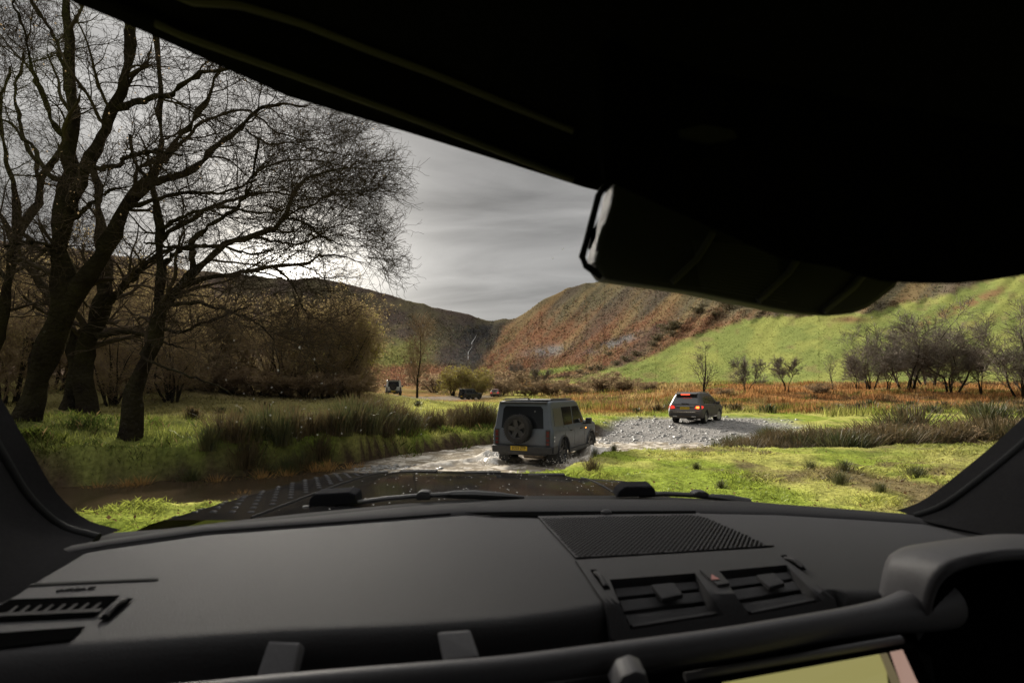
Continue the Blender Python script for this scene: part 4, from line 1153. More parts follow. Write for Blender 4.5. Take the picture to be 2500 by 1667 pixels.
for i, (px, py, h) in enumerate([(1700, 765, 22), (1630, 812, 26), (1660, 800, 18), (1780, 758, 24), (1605, 832, 18), (1485, 868, 10), (1745, 772, 12), (1590, 845, 14), (1560, 868, 14), (1530, 880, 14), (1500, 892, 14), (1470, 902, 13), (1640, 822, 16), (1440, 905, 12), (1410, 912, 12)]):
    q = hill_at(px, py)
    tree('gorse', px, q.y, h, 'small dark bush on the bracken slope above the pasture', 'bushes on the bracken slope', 1.2, i, 'hill_bush', 'bush', at=(q.x, q.y, q.z - 0.3))

for px, y, h, s, lab in [(2010, 18.6, 55, 1.5, 'low reddish brown bramble left in the right hand rush belt'), (2110, 18.2, 70, 1.5, 'reddish brown bramble in the middle of the right hand rush belt'), (2215, 18.8, 75, 1.5, 'dark bramble right of the middle of the rush belt'), (2330, 18.4, 85, 1.4, 'dark bramble toward the right end of the rush belt'), (2450, 18.8, 95, 1.4, 'tall dark bramble at the right edge of the rush belt')]:
    tree('scrub', px, y, h, lab, None, s, random.randint(0, 1), 'bramble_bush', 'bush')
# ------------------------------------------------------------------ the cars ahead
def interp(pts):
    xs_, ys_ = zip(*pts)
    return lambda v: float(np.interp(v, xs_, ys_))
class Spec:
    pass
def defender_spec():
    s = Spec()
    s.L = 4.55
    s.axles = (0.95, 3.78)
    s.ar = 0.47
    s.wr = 0.405
    s.top = interp([(0, 1.90), (0.3, 1.93), (2.4, 1.93), (2.62, 1.88), (3.15, 1.24), (4.0, 1.20), (4.55, 1.10)])
    s.sill = 0.42
    s.hwz = interp([(0.3, .90), (0.5, .945), (0.9, .955), (1.10, .945), (1.14, .905), (1.93, .80)])
    s.yr = interp([(0.3, 0.06), (0.6, 0), (1.1, 0), (1.9, .10)])
    s.rc = 0.09
    s.rt = 0.06
    return s
def suv_spec(L=4.72, H=1.76):
    s = Spec()
    k = H / 1.76
    s.L = L
    s.axles = (1.0, 3.78)
    s.ar = 0.42
    s.wr = 0.37
    s.top = interp([(0, 1.66 * k), (0.25, 1.70 * k), (0.9, 1.76 * k), (2.3, 1.76 * k), (2.8, 1.68 * k), (3.65, 1.12 * k), (4.3, 1.03), (L, .85)])
    s.sill = 0.33
    s.hwz = interp([(0.25, .88), (0.45, .95), (0.85, .965), (1.05, .935), (1.10, .90), (1.45 * k, .78), (1.76 * k, .64)])
    s.yr = interp([(0.25, 0.10), (0.45, -0.04), (0.74, -0.05), (0.80, 0.03), (1.05, .10), (1.66 * k, .42)])
    s.rc = 0.2
    s.rt = 0.09
    return s
def hw_at(s, y, z):
    w = s.hwz(z)
    d = max(y - s.yr(z), 0)
    if d < s.rc:
        w -= s.rc * (1 - math.sqrt(max(0, 1 - ((s.rc - d) / s.rc) ** 2)))
    df = max(s.L - y, 0)
    rf = 0.35
    if df < rf:
        w -= rf * 0.8 * (1 - math.sqrt(max(0, 1 - ((rf - df) / rf) ** 2)))
    dt = s.top(y) - z
    if dt < s.rt:
        w -= s.rt * (1 - math.sqrt(max(0, 1 - ((s.rt - max(dt, 0)) / s.rt) ** 2)))
    return w
def low_at(s, y):
    z = s.sill
    for a in s.axles:
        d = abs(y - a)
        if d < s.ar:
            z = max(z, s.wr + math.sqrt(s.ar ** 2 - d ** 2) * 1.0)
    if y < 0.12:
        z = s.sill + (0.12 - y) * 0.5
    return z
def body_shell(s, m, root):
    st = set(np.linspace(0.25, s.L - 0.3, 34)) | set(0.004 + s.rc * (1 - np.cos(np.linspace(0, math.pi / 2, 7)))) | {s.L - .25, s.L - .15, s.L - .07, s.L - .02, s.L}
    for a in s.axles:
        st |= set(a + s.ar * np.sin(np.linspace(-math.pi / 2, math.pi / 2, 13))) | {a - s.ar - 0.005, a + s.ar + 0.005}
    st = sorted(x for x in st if 0 <= x <= s.L)
    nt_ = 22
    V, Fq = [], []
    for y0 in st:
        zl, zt = low_at(s, y0), s.top(y0)
        ts = np.concatenate([np.linspace(0, 0.9, nt_ - 7), 0.9 + 0.1 * np.sin(np.linspace(0, math.pi / 2, 8))[1:]])
        ring = []
        for t in ts:
            z = zl + t * (zt - zl)
            y = y0 + s.yr(z) * max(0, 1 - y0 / 1.2) ** 2
            ring.append((hw_at(s, y, z), y, z))
        xt = ring[-1][0]
        yt = ring[-1][1]
        top = [(xt * c, yt, zt + 0.025 * (1 - c * c)) for c in (0.66, 0.33, 0.0, -0.33, -0.66)]
        ring = ring + top + [(-x, y, z) for x, y, z in ring[::-1]]
        V += ring
    n = len(V) // len(st)
    for i in range(len(st) - 1):
        for j in range(n - 1):
            Fq.append((i * n + j, i * n + j + 1, (i + 1) * n + j + 1, (i + 1) * n + j))
        Fq.append((i * n + n - 1, i * n, (i + 1) * n, (i + 1) * n + n - 1))
    mb = MB()
    mb.add(V, Fq)
    # rear and front caps in level strips
    half = (n - 5) // 2
    for base in (0, (len(st) - 1) * n):
        for j in range(half - 1):
            mb.f.append((base + j, base + j + 1, base + n - 2 - j, base + n - 1 - j))
        mb.f.append(tuple(base + half - 1 + q for q in range(7)))
    return mb.build('body', m, root, smooth=True)
def side_patch(name, s, poly, m, root, off=0.006, sd=1):
    """panel lying on the flank: poly in (y, z)"""
    mb = MB()
    cy = sum(p[0] for p in poly) / len(poly); cz = sum(p[1] for p in poly) / len(poly)
    pts = []
    for i, p in enumerate(poly):
        q = poly[(i + 1) % len(poly)]
        for f in (0, .25, .5, .75):
            pts.append((p[0] + (q[0] - p[0]) * f, p[1] + (q[1] - p[1]) * f))
    n = len(pts)
    V = []
    for f in (1.0, 0.5):
        for y, z in pts:
            yy, zz = cy + (y - cy) * f, cz + (z - cz) * f
            V.append((sd * (hw_at(s, yy, zz) + off), yy, zz))
    V.append((sd * (hw_at(s, cy, cz) + off), cy, cz))
    for y, z in pts:
        V.append((sd * (hw_at(s, y, z) - 0.03), y, z))
    fs = [(i, (i + 1) % n, n + (i + 1) % n, n + i) for i in range(n)] + [(n + i, n + (i + 1) % n, 2 * n) for i in range(n)] + [(i, 2 * n + 1 + i, 2 * n + 1 + (i + 1) % n, (i + 1) % n) for i in range(n)]
    return mb.add(V, fs).build(name, m, root)
def rear_patch(name, s, poly, m, root, off=0.008, th=0.03):
    """panel lying on the tail: poly in (x, z)"""
    V = [(x, s.yr(z) - off, z) for x, z in poly]
    return MB().prism(V, (0, th, 0)).build(name, m, root)
_wm = {}
def wheel_meshes(r, w, rim_m, spokes=5):
    key = (r, w, rim_m.name, spokes)
    if key in _wm:
        return _wm[key]
    a, b = MB(), MB()
    a.lathe_x([(-w * .42, r * .66), (-w * .5, r * .74), (-w * .5, r * .88), (-w * .43, r * .97), (-w * .3, r), (w * .3, r), (w * .43, r * .97), (w * .5, r * .88), (w * .5, r * .74), (w * .42, r * .66), (w * .2, r * .62), (-w * .2, r * .62), (-w * .42, r * .66)], (0, 0, 0), 40)
    for q in range(40):        # tread blocks
        t = 2 * math.pi * q / 40
        for xx in (-w * .3, 0, w * .3):
            a.box((xx, r * math.cos(t + xx), r * math.sin(t + xx)), (w * .22, r * .09, .024), (t + xx + math.pi / 2 - math.pi / 2, 0, 0))
    b.lathe_x([(w * .44, r * .68), (w * .46, r * .64), (w * .30, r * .58), (w * .05, r * .56), (w * .05, r * .05), (w * .05, 0.001)], (0, 0, 0), 36)
    for q in range(spokes):
        t = 2 * math.pi * q / spokes + 0.3
        for da in (-.13, .13):
            v = []
            for rr_, wd, x in ((r * .06, .05, w * .30), (r * .62, .035, w * .42)):
                for ww in (-wd, wd):
                    tt = t + da * (1 if rr_ > r * .3 else .3)
                    v.append((x, rr_ * math.cos(tt) - ww * math.sin(tt), rr_ * math.sin(tt) + ww * math.cos(tt)))
            b.prism([v[0], v[1], v[3], v[2]], (-w * .22, 0, 0))
    b.lathe_x([(w * .36, .001), (w * .36, r * .11), (w * .28, r * .15)], (0, 0, 0), 20)
    t_o = a.build('wheel', M['tyre'], None, smooth=True)
    r_o = b.build('rim', rim_m, None)
    _wm[key] = (t_o.data, r_o.data)
    bpy.data.objects.remove(t_o)
    bpy.data.objects.remove(r_o)
    return _wm[key]
def add_wheel(root, s, loc, side=1, rim_m=None, w=0.26, steer=0.0, name='wheel', rot=None, spokes=5):
    t, r = wheel_meshes(s.wr, w, rim_m or M['rim'], spokes)
    o = link(name, t, root, loc)
    o.rotation_euler = rot if rot is not None else (random.uniform(0, 6), 0, (0 if side > 0 else math.pi) + steer)
    link('rim', r, o)
    return o
def text_mesh(name, body, size, m, parent, loc, rot, squash=1.0):
    cu = bpy.data.curves.new(name, 'FONT')
    cu.body = body
    cu.size = size
    cu.extrude = 0.0015
    cu.align_x = 'CENTER'
    cu.align_y = 'CENTER'
    cu.offset = size * 0.012
    o = bpy.data.objects.new(name, cu)
    COL.objects.link(o)
    dg = bpy.context.evaluated_depsgraph_get()
    me = bpy.data.meshes.new_from_object(o.evaluated_get(dg))
    bpy.data.objects.remove(o)
    me.materials.clear()
    me.materials.append(m)
    q = link(name, me, parent, loc)
    q.rotation_euler = rot
    q.scale = (squash, 1, 1)
    return q
def plate(root, loc, w=0.52, h=0.125, text=None, marks=False):
    p = MB().box((0, 0, 0), (w, 0.012, h)).build('number_plate', M['plate'], root, bevel=0.003)
    p.location = loc
    if text:
        text_mesh('plate_lettering', text, h * 0.98, M['glyph'], p, (0, -0.009, 0.0), (R(90), 0, 0), 0.80)
    if marks:
        mb = MB()
        for i in range(7):
            x = -w * .40 + i * w * .125 + (0.02 if i > 3 else 0)
            mb.box((x, -0.007, 0), (w * .06, 0.004, h * .5))
            mb.box((x + w * .02, -0.0075, h * .1), (w * .05, 0.004, h * .12))
        mb.build('plate_lettering', M['glyph'], p)
    return p
def defender(name, label, pm, loc, yaw, text=None, group=None, detail=True, scale=1.0, silver=None, spare=True):
    s = defender_spec()
    root = empty(name, loc, yaw, scale)
    tag(root, label, 'car', group)
    body_shell(s, pm, root)
    # dark underbody
    MB().box((0, 2.2, .50), (1.5, 3.9, .18)).build('underbody', M['black'], root)
    # rear
    rear_patch('rear_window', s, [(-.66, 1.15), (.66, 1.15), (.62, 1.70), (.55, 1.78), (-.55, 1.78), (-.62, 1.70)], M['glass_car'], root)
    rear_patch('tailgate_seam', s, [(-.70, .665), (.70, .665), (.70, .675), (-.70, .675)], M['black'], root, 0.004)
    for sx in (-1, 1):
        rear_patch('tail_lamp_panel', s, sorted([(sx * .73, .66), (sx * .865, .66), (sx * .865, 1.12), (sx * .73, 1.12)], key=lambda p: 0) if sx > 0 else [(-.865, .66), (-.73, .66), (-.73, 1.12), (-.865, 1.12)], M['black'], root, 0.012)
        for z in (.72, .83, .95, 1.04):
            l = MB().box((sx * .80, s.yr(z) - .018, z), (.085, .02, .07)).build('tail_lamp', M['lamp_dark'], root, bevel=.004)
        if detail:
            for z in (.80, .91):
                MB().lathe_x([(0, .001), (0, .027), (-.01, .030)], (0, 0, 0), 16).build('corner_lamp', M['lamp_white'], root).location = (sx * (hw_at(s, .115, z) + 0.012), .115, z)
    mb = MB()
    mb.box((0, .0, .54), (1.84, .20, .20)).box((0, .02, .42), (1.5, .14, .07))
    mb.box((.86, .22, .55), (.2, .36, .20)).box((-.86, .22, .55), (.2, .36, .20))
    mb.build('rear_bumper', M['black'], root, bevel=.02)
    for sx in (-1, 1):
        MB().box((sx * .77, .42, .33), (.34, .02, .40), (R(-4), 0, 0)).build('mud_flap', M['black'], root, bevel=.006)
        rear_patch('bumper_reflector', s, [(sx * .78 - .08, .50), (sx * .78 + .08, .50), (sx * .78 + .08, .54), (sx * .78 - .08, .54)], M['lamp_dark'], root, .108)
        MB().box((sx * .955, 2.35, .40), (.07, 1.9, .10)).build('sill', M['black'], root, bevel=.01)
        for a in s.axles:
            arc = [(sx * .955, a + (s.ar + .02) * math.cos(t), s.wr + (s.ar + .02) * math.sin(t)) for t in np.linspace(-.05, math.pi + .05, 18)]
            MB().tube(arc, .032, 6).build('wheel_arch', M['black'], root, smooth=True)
    mb = MB()
    mb.tube([(-.05, .3, .34), (.55, .3, .34)], .085, 14)
    mb.build('silencer', mat_cache('silencer'), root, smooth=True)
    plate(root, (-.05, -.115, .58), text=text)
    if spare:
        add_wheel(root, s, (-.05, -.17, 1.14), rot=(0.2, 0, R(-90)), w=.25, name='spare_wheel')
        MB().box((-.05, -.03, 1.14), (.3, .12, .3)).build('spare_carrier', M['black'], root, bevel=.01)
    # flanks
    for sx in (-1, 1):
        side_patch('rear_quarter_window', s, [(.28, 1.20), (1.02, 1.20), (.95, 1.72), (.30, 1.72)], silver or M['glass_car'], root, sd=sx)
        side_patch('rear_door_window', s, [(1.06, 1.20), (1.88, 1.20), (1.88, 1.74), (1.00, 1.74)], M['glass_car'], root, sd=sx)
        side_patch('front_door_window', s, [(1.98, 1.20), (2.98, 1.20), (2.60, 1.74), (1.98, 1.74)], M['glass_car'], root, sd=sx)
        for y in (1.04, 1.95, 2.98):
            side_patch('door_seam', s, [(y, .52), (y + .014, .52), (y + .014, 1.18), (y, 1.18)], M['black'], root, .003, sx)
        for y in (1.75, 2.75):
            MB().box((sx * .965, y - .1, 1.02), (.03, .2, .035)).build('door_handle', M['black'], root, bevel=.006)
        MB().box((sx * 1.10, 2.98, 1.24), (.20, .13, .20)).build('wing_mirror', M['black'], root, bevel=.03)
        MB().box((sx * .98, 2.98, 1.16), (.12, .06, .05)).build('mirror_arm', M['black'], root)
        MB().tube([(sx * .74, .4, 1.97), (sx * .74, .55, 1.985), (sx * .74, 2.1, 1.985), (sx * .74, 2.25, 1.97)], .018, 6).build('roof_rail', M['black'], root, smooth=True)
        for a, f in zip(s.axles, (0, 1)):
            add_wheel(root, s, (sx * .80, a, s.wr), sx, steer=R(-6) * f)
    MB().box((0, .12, 1.885), (1.5, .16, .05)).build('roof_spoiler', M['black'], root, bevel=.02)
    MB().prism([(-.015, .45, 1.95), (-.015, .62, 1.95), (-.015, .47, 2.02)], (.03, 0, 0)).build('aerial_fin', M['black'], root)
    MB().box((0, 1.28, 1.957), (1.40, 2.25, .014)).build('roof_panel', M['black'], root, bevel=.004)
    MB().add([(-.74, 2.66, 1.86), (.74, 2.66, 1.86), (.84, 3.13, 1.275), (-.84, 3.13, 1.275)], [(0, 1, 2, 3)]).build('windscreen', M['glass_car'], root)
    if detail:
        MB().box((.962, 3.12, 1.0), (.012, .06, .03)).build('side_lamp', M['lamp_amber'], root)
    return root
_mc = {}
def mat_cache(n):
    if n not in _mc:
        _mc[n] = mat('rusty_silencer', (0.16, 0.12, 0.09), (0.30, 0.25, 0.2), scale=9, rough=0.5, metal=0.5)
    return _mc[n]

P_GREY = paint('muddy_grey_paint', (0.105, 0.120, 0.145), mud=(0.10, 0.085, 0.068), metal=0.45, ztop=.85, amt=0.6)
P_SUV = paint('muddy_bronze_grey_paint', (0.05, 0.05, 0.053), mud=(0.105, 0.085, 0.065), ztop=1.3, metal=0.05)
P_PALE = paint('pale_silver_paint', (0.42, 0.43, 0.42), ztop=.9)
P_BLACK = paint('black_paint', (0.012, 0.014, 0.016), ztop=.6, metal=0.0)
P_RED = paint('dark_red_paint', (0.22, 0.12, 0.11), mud=(0.13, 0.10, 0.08), ztop=.8)
M['quarter'] = mat('dusty_quarter_panel', (0.050, 0.054, 0.052), (0.075, 0.078, 0.075), scale=2, rough=0.3, bump=0.1)
random.seed(3)
defender('off_road_car', 'muddy grey off-road car with spare wheel wading through the ford', P_GREY, DEF_LOC, DEF_YAW, 'EO23 ZTP', silver=M['quarter'], scale=1.04)
def gz(x, y):
    return float(ground_z(np.array(x), np.array(y)))
fx, fy = (961 - CX) / FPX * 62, 62.0
defender('off_road_car', 'pale silver off-road car seen from behind beside the lone slender tree', P_PALE, (fx, fy, gz(fx, fy)), R(13), detail=False)
fx, fy = (1128 - CX) / FPX * 90, 90.0
defender('off_road_car', 'black off-road car with yellow plate in front of the green willows', P_BLACK, (fx, fy, gz(fx, fy) - .02), R(-38), detail=False, scale=.96)

def suv(name, label, pm, loc, yaw, L=4.72, H=1.76, detail=True):
    s = suv_spec(L, H)
    k = H / 1.76
    root = empty(name, loc, yaw)
    tag(root, label, 'car')
    body_shell(s, pm, root)
    MB().box((0, 2.2, .36), (1.5, 4.0, .16)).build('underbody', M['black'], root)
    def strip(nm, z0, z1, x, m, off):
        return rear_patch(nm, s, [(-x, z0), (x, z0), (x, z1), (-x, z1)], m, root, off, .04)
    # rear window follows the rake in two facets
    v = []
    for z, x in ((1.12 * k, .72), (1.36 * k, .66), (1.60 * k, .58)):
        v += [(-x, s.yr(z) - .012, z), (x, s.yr(z) - .012, z)]
    v += [(p[0], p[1] + .05, p[2]) for p in v]
    MB().add(v, [(0, 1, 3, 2), (2, 3, 5, 4), (0, 6, 7, 1), (4, 5, 11, 10), (0, 2, 8, 6), (2, 4, 10, 8), (1, 7, 9, 3), (3, 9, 11, 5)]).build('rear_window', M['glass_rear'], root)
    MB().box((0, .33, 1.685 * k), (1.22, .34, .045), (R(6), 0, 0)).build('roof_spoiler', M['black'] if detail else pm, root, bevel=.015)
    MB().box((0, .17, 1.655 * k), (.50, .03, .045)).build('high_brake_lamp', M['lamp_lit'] if detail else M['lamp_dark'], root)
    MB().box((0, s.yr(1.13) - .03, 1.14 * k), (.42, .025, .03), (0, R(3), 0)).build('rear_wiper', M['black'], root)
    strip('tailgate_chrome_strip', .985, 1.005, .52, M['chrome'], .02)
    strip('bumper_chrome_strip', .655, .685, .62, M['chrome'], .012)
    strip('bumper_trim', .46, .56, .80, M['black'], .012)
    for sx in (-1, 1):
        a = [(sx * .55, .87), (sx * .80, .83), (sx * .80, 1.03), (sx * .62, 1.01)]
        lamp = rear_patch('tail_lamp', s, a if sx > 0 else a[::-1], M['lamp_red'], root, .03, .08)
        side_patch('tail_lamp_wrap', s, [(.12, .85), (.34, .93), (.36, .98), (.16, 1.03)], M['lamp_red'], root, .012, sx)
        if detail and sx > 0:
            for z in (.895, .965):
                MB().box((.72, s.yr(z) - .04, z), (.17, .02, .03)).build('lit_bar', M['lamp_amber'], lamp)
        MB().box((sx * .52, .0, .42), (.24, .10, .05)).build('exhaust_tip', M['chrome'], root, bevel=.015)
        side_patch('rear_quarter_window', s, [(.62, 1.14 * k), (1.02, 1.14 * k), (1.05, 1.52 * k), (.80, 1.50 * k)], M['glass_car'], root, sd=sx)
        side_patch('rear_door_window', s, [(1.10, 1.14 * k), (2.02, 1.13 * k), (2.02, 1.57 * k), (1.14, 1.54 * k)], M['glass_car'], root, sd=sx)
        side_patch('front_door_window', s, [(2.10, 1.13 * k), (3.30, 1.12 * k), (2.65, 1.55 * k), (2.10, 1.57 * k)], M['glass_car'], root, sd=sx)
        side_patch('window_trim', s, [(.62, 1.10 * k), (3.3, 1.085 * k), (3.3, 1.10 * k), (.62, 1.118 * k)], M['chrome'], root, .008, sx)
        for y in (1.06, 2.05, 3.1):
            side_patch('door_seam', s, [(y, .45), (y + .014, .45), (y + .014, 1.08), (y, 1.08)], M['black'], root, .003, sx)
        for y in (1.8, 2.85):
            MB().box((sx * .955, y - .1, .96), (.03, .2, .03)).build('door_handle', M['chrome'], root, bevel=.006)
        side_patch('running_board', s, [(1.46, .34), (3.30, .34), (3.30, .39), (1.46, .39)], M['chrome'], root, .02, sx)
        MB().box((sx * 1.04, 3.05, 1.14 * k), (.22, .14, .15)).build('wing_mirror', M['black'], root, bevel=.03)
        MB().tube([(sx * .60, .55, 1.74 * k), (sx * .60, .72, 1.80 * k), (sx * .60, 2.4, 1.82 * k), (sx * .60, 2.75, 1.73 * k)], .017, 6).build('roof_rail', M['chrome'], root, smooth=True)
        for a_, f in zip(s.axles, (0, 1)):
            add_wheel(root, s, (sx * .81, a_, s.wr), sx, M['rim_silver'], steer=R(-12) * f, spokes=7)
    plate(root, (0, s.yr(.88) - .02, .88), marks=detail)
    MB().add([(-.60, 2.86, 1.66 * k), (.60, 2.86, 1.66 * k), (.74, 3.60, 1.175 * k), (-.74, 3.60, 1.175 * k)], [(0, 1, 2, 3)]).build('windscreen', M['glass_car'], root)
    if detail:
        MB().tube([(-.25, .1, .30), (.05, .1, .30)], .02, 8).build('tow_eye', M['chrome'], root)
    return root
M['glass_rear'] = mat('grey_rear_glass', (0.04, 0.042, 0.045), rough=0.10, spec=0.8)
suv('estate_car', 'bronze grey car with lit brake lamps climbing the gravel bank', P_SUV, (9.75, 28.95, gz(9.75, 29.5) + .03), R(-36))
fx, fy = (1207 - CX) / FPX * 112, 112.0
suv('estate_car', 'small reddish car farthest up the valley track', P_RED, (fx, fy, gz(fx, fy) - .02), R(-8), 4.4, 1.72, False)
# ------------------------------------------------------------------ the car the photograph is taken from
M['dash'] = mat('grained_dash', (0.052, 0.050, 0.052), (0.059, 0.057, 0.059), scale=300, rough=0.6, bump=0.25, bscale=600, spec=0.22, bdist=0.01)
M['dash_dark'] = mat('dark_trim', (0.024, 0.023, 0.024), (0.029, 0.028, 0.029), scale=200, rough=0.75, bump=0.1, bscale=700, spec=0.2)
M['rubber'] = mat('black_rubber', (0.010, 0.010, 0.010), rough=0.8, spec=0.2)
M['lining'] = mat('black_headlining', (0.012, 0.0115, 0.011), (0.016, 0.015, 0.014), scale=120, rough=0.95, spec=0.0)
M['trim'] = mat('header_trim', (0.16, 0.14, 0.11), rough=0.6, spec=0.3)
M['void'] = mat('vent_inside', (0.004, 0.004, 0.004), rough=0.9, spec=0.0)
M['barm'] = mat('satin_bar', (0.14, 0.135, 0.14), (0.155, 0.15, 0.155), scale=250, rough=0.5, bump=0.08, bscale=800, spec=0.4)
M['bonnet'] = mat('wet_black_bonnet', (0.010, 0.010, 0.011), (0.030, 0.026, 0.021), scale=5, rough=0.3, coat=0.0, spec=0.22, detail=8)
M['tread'] = mat('wet_tread_plate', (0.016, 0.016, 0.017), rough=0.4, spec=0.4)
M['bead'] = mat('water_beads', (0.35, 0.34, 0.32), rough=0.1, spec=0.7)
M['screen'] = mat('lit_map_screen', (0.02, 0.02, 0.015), rough=0.3, emit=((0.42, 0.38, 0.135), 0.155))
M['screen_side'] = mat('lit_screen_border', (0.02, 0.015, 0.015), rough=0.3, emit=((0.52, 0.33, 0.26), 0.15))
M['screen_mark'] = mat('screen_mark', (0.02, 0.015, 0.015), rough=0.3, emit=((0.20, 0.16, 0.08), 0.14))
M['hazard'] = mat('hazard_red', (0.55, 0.22, 0.19), rough=0.5)
satin(M['bonnet'], 0.17, 0.07)
satin(M['tread'], 0.035, 0.3)
M['wiper'] = mat('wiper_plastic', (0.011, 0.011, 0.013), rough=0.85, spec=0.05)
M['pillar'] = mat('pillar_trim', (0.017, 0.0165, 0.017), (0.021, 0.0205, 0.021), scale=200, rough=0.8, bump=0.1, bscale=700, spec=0.0)
M['shroud'] = mat('shroud_plastic', (0.060, 0.058, 0.062), rough=0.6, spec=0.3)
M['shroud_edge'] = mat('shroud_rib', (0.11, 0.105, 0.105), rough=0.6, spec=0.3)
M['drop'] = mat('drying_drops', (0.55, 0.55, 0.52), rough=0.3, trans=0.7)
host = empty('driven_car', (0, 0.9, 0))
tag(host, 'dark cabin and wet black bonnet of the car the view is taken from', 'car')
HO = Vector(host.location)
def hobj(name, V, Fs, m, parent=None, smooth=True):
    V = np.asarray(V, float).reshape(-1, 3)
    if parent is None:
        V = V - np.array(HO)
        return np_obj(name, V, Fs, m, host, smooth)
    V = V - np.array(HO)
    return np_obj(name, V, Fs, m, parent, smooth)
def hbuild(mb, name, m, parent=None, smooth=False, bevel=0.0):
    mb.v = [tuple(Vector(p) - HO) for p in mb.v]
    return mb.build(name, m, parent or host, smooth, bevel)
def cur(pts):
    xs_, ys_ = zip(*pts)
    return lambda x: np.interp(x, xs_, ys_)
DH = 0.25     # dashboard top lies this far below the eye
near_edge = cur([(-400, 1620), (-100, 1585), (350, 1556), (700, 1532), (1000, 1520), (1250, 1503), (1400, 1482), (1475, 1468), (1700, 1452), (2040, 1440), (2150, 1440), (2500, 1425), (2900, 1420)])
def D(px, py, lift=0.0):
    """point of the dashboard at photograph pixel px, py: level top, falling away past its near edge"""
    h = DH - lift
    e = float(near_edge(px))
    if py <= e:
        Y = h * FPX / (py - HY)
        return Vector(((px - CX) / FPX * Y, Y, HC - h))
    YN = h * FPX / (e - HY)
    m = 1.1
    q = (py - HY) / FPX
    Y = (h + m * YN) / (q + m)
    return Vector(((px - CX) / FPX * Y, Y, HC - q * Y))
rim_top = cur([(-500, 1430), (-100, 1380), (150, 1340), (255, 1322), (500, 1285), (744, 1263), (997, 1236), (1273, 1217), (1550, 1217), (1800, 1222), (2100, 1246), (2250, 1259), (2400, 1290), (2600, 1340), (3000, 1420)])
groove = cur([(-500, 1445), (-100, 1395), (150, 1352), (255, 1333), (500, 1298), (887, 1269), (1135, 1250), (1400, 1249), (1700, 1246), (1900, 1250), (2100, 1262), (2250, 1272), (2400, 1300), (2600, 1350), (3000, 1430)])
PNL = [(1484, 1412), (1700, 1394), (1922, 1374), (2012, 1468), (1832, 1512), (1538, 1545)]
pxs = np.arange(-500, 3001, 12.5)
def in_poly(px, py, poly):
    c = False
    for i in range(len(poly)):
        (x1, y1), (x2, y2) = poly[i], poly[i - 1]
        if (y1 > py) != (y2 > py) and px < (x2 - x1) * (py - y1) / (y2 - y1) + x1:
            c = not c
    return c
rows = []
for px in pxs:
    g0, e = float(groove(px)) + 4, float(near_edge(px))
    col = []
    for f in np.linspace(0, 1, 34):
        py = g0 + (e - g0) * f
        col.append(D(px, py, -0.03 if in_poly(px, py, PNL) else (-0.004 if f == 0 else 0)))
    YN = DH * FPX / (e - HY)
    for dy, dzz in ((.006, .0015), (.012, .006), (.017, .014), (.022, .026), (.026, .05), (.03, .10)):
        col.append(Vector(((px - CX) / FPX * YN * (1 - 0.2 * dy), YN - dy, HC - DH - dzz - (0.03 if 1480 < px < 2050 else 0))))
    col.append(col[-1] + Vector((0, 0.10, -0.01)))
    col.append(col[-1] + Vector((0, 0.0, -0.25)))
    rows.append(col)
dash = hobj('dashboard', np.array([[tuple(v) for v in r_] for r_ in rows]), grid_faces(len(rows), len(rows[0])), M['dash'])
def hsub(mb, name, m, smooth=False, bevel=0.0, parent=None):
    return hbuild(mb, name, m, parent or dash, smooth, bevel)
# padded rim along the foot of the windscreen
rows = []
for px in pxs:
    a, b = D(px, float(rim_top(px)), -.004), D(px, float(groove(px)), .004)
    col = []
    for f, lz in ((0, -.03), (0, -.004), (.15, .003), (.4, .006), (.7, .005), (.92, .001), (1, -.006), (1, -.02)):
        p = a.lerp(b, f)
        col.append((p.x, p.y, p.z + lz))
    rows.append(col)
hobj('dashboard_rim', np.array(rows), grid_faces(len(rows), 8), M['dash_dark'])
mb = MB()
mb.tube([D(px, float(groove(px)) + 1, .002) for px in np.arange(-100, 1140, 40)], .0022, 6)
hsub(mb, 'seam', M['rubber'], True)
mb = MB()
v = [D(1135, 1251, .003), D(1300, 1249, .003), D(1500, 1248, .003), D(1698, 1247, .003), D(1700, 1254, .003), D(1500, 1256, .003), D(1310, 1260, .003), D(1200, 1258, .003)]
mb.prism(v, (0, 0, .0008))
hsub(mb, 'demister_slot', M['void'])
mb = MB()
c = D(1480, 1251, .006)
for i in range(6):
    t0 = i / 6 * math.pi / 2
mb.lathe_x([(-.011, .001), (-.009, .004), (-.004, .007), (.004, .007), (.009, .004), (.011, .001)], c, 12)
hsub(mb, 'light_sensor', M['dash'], True)
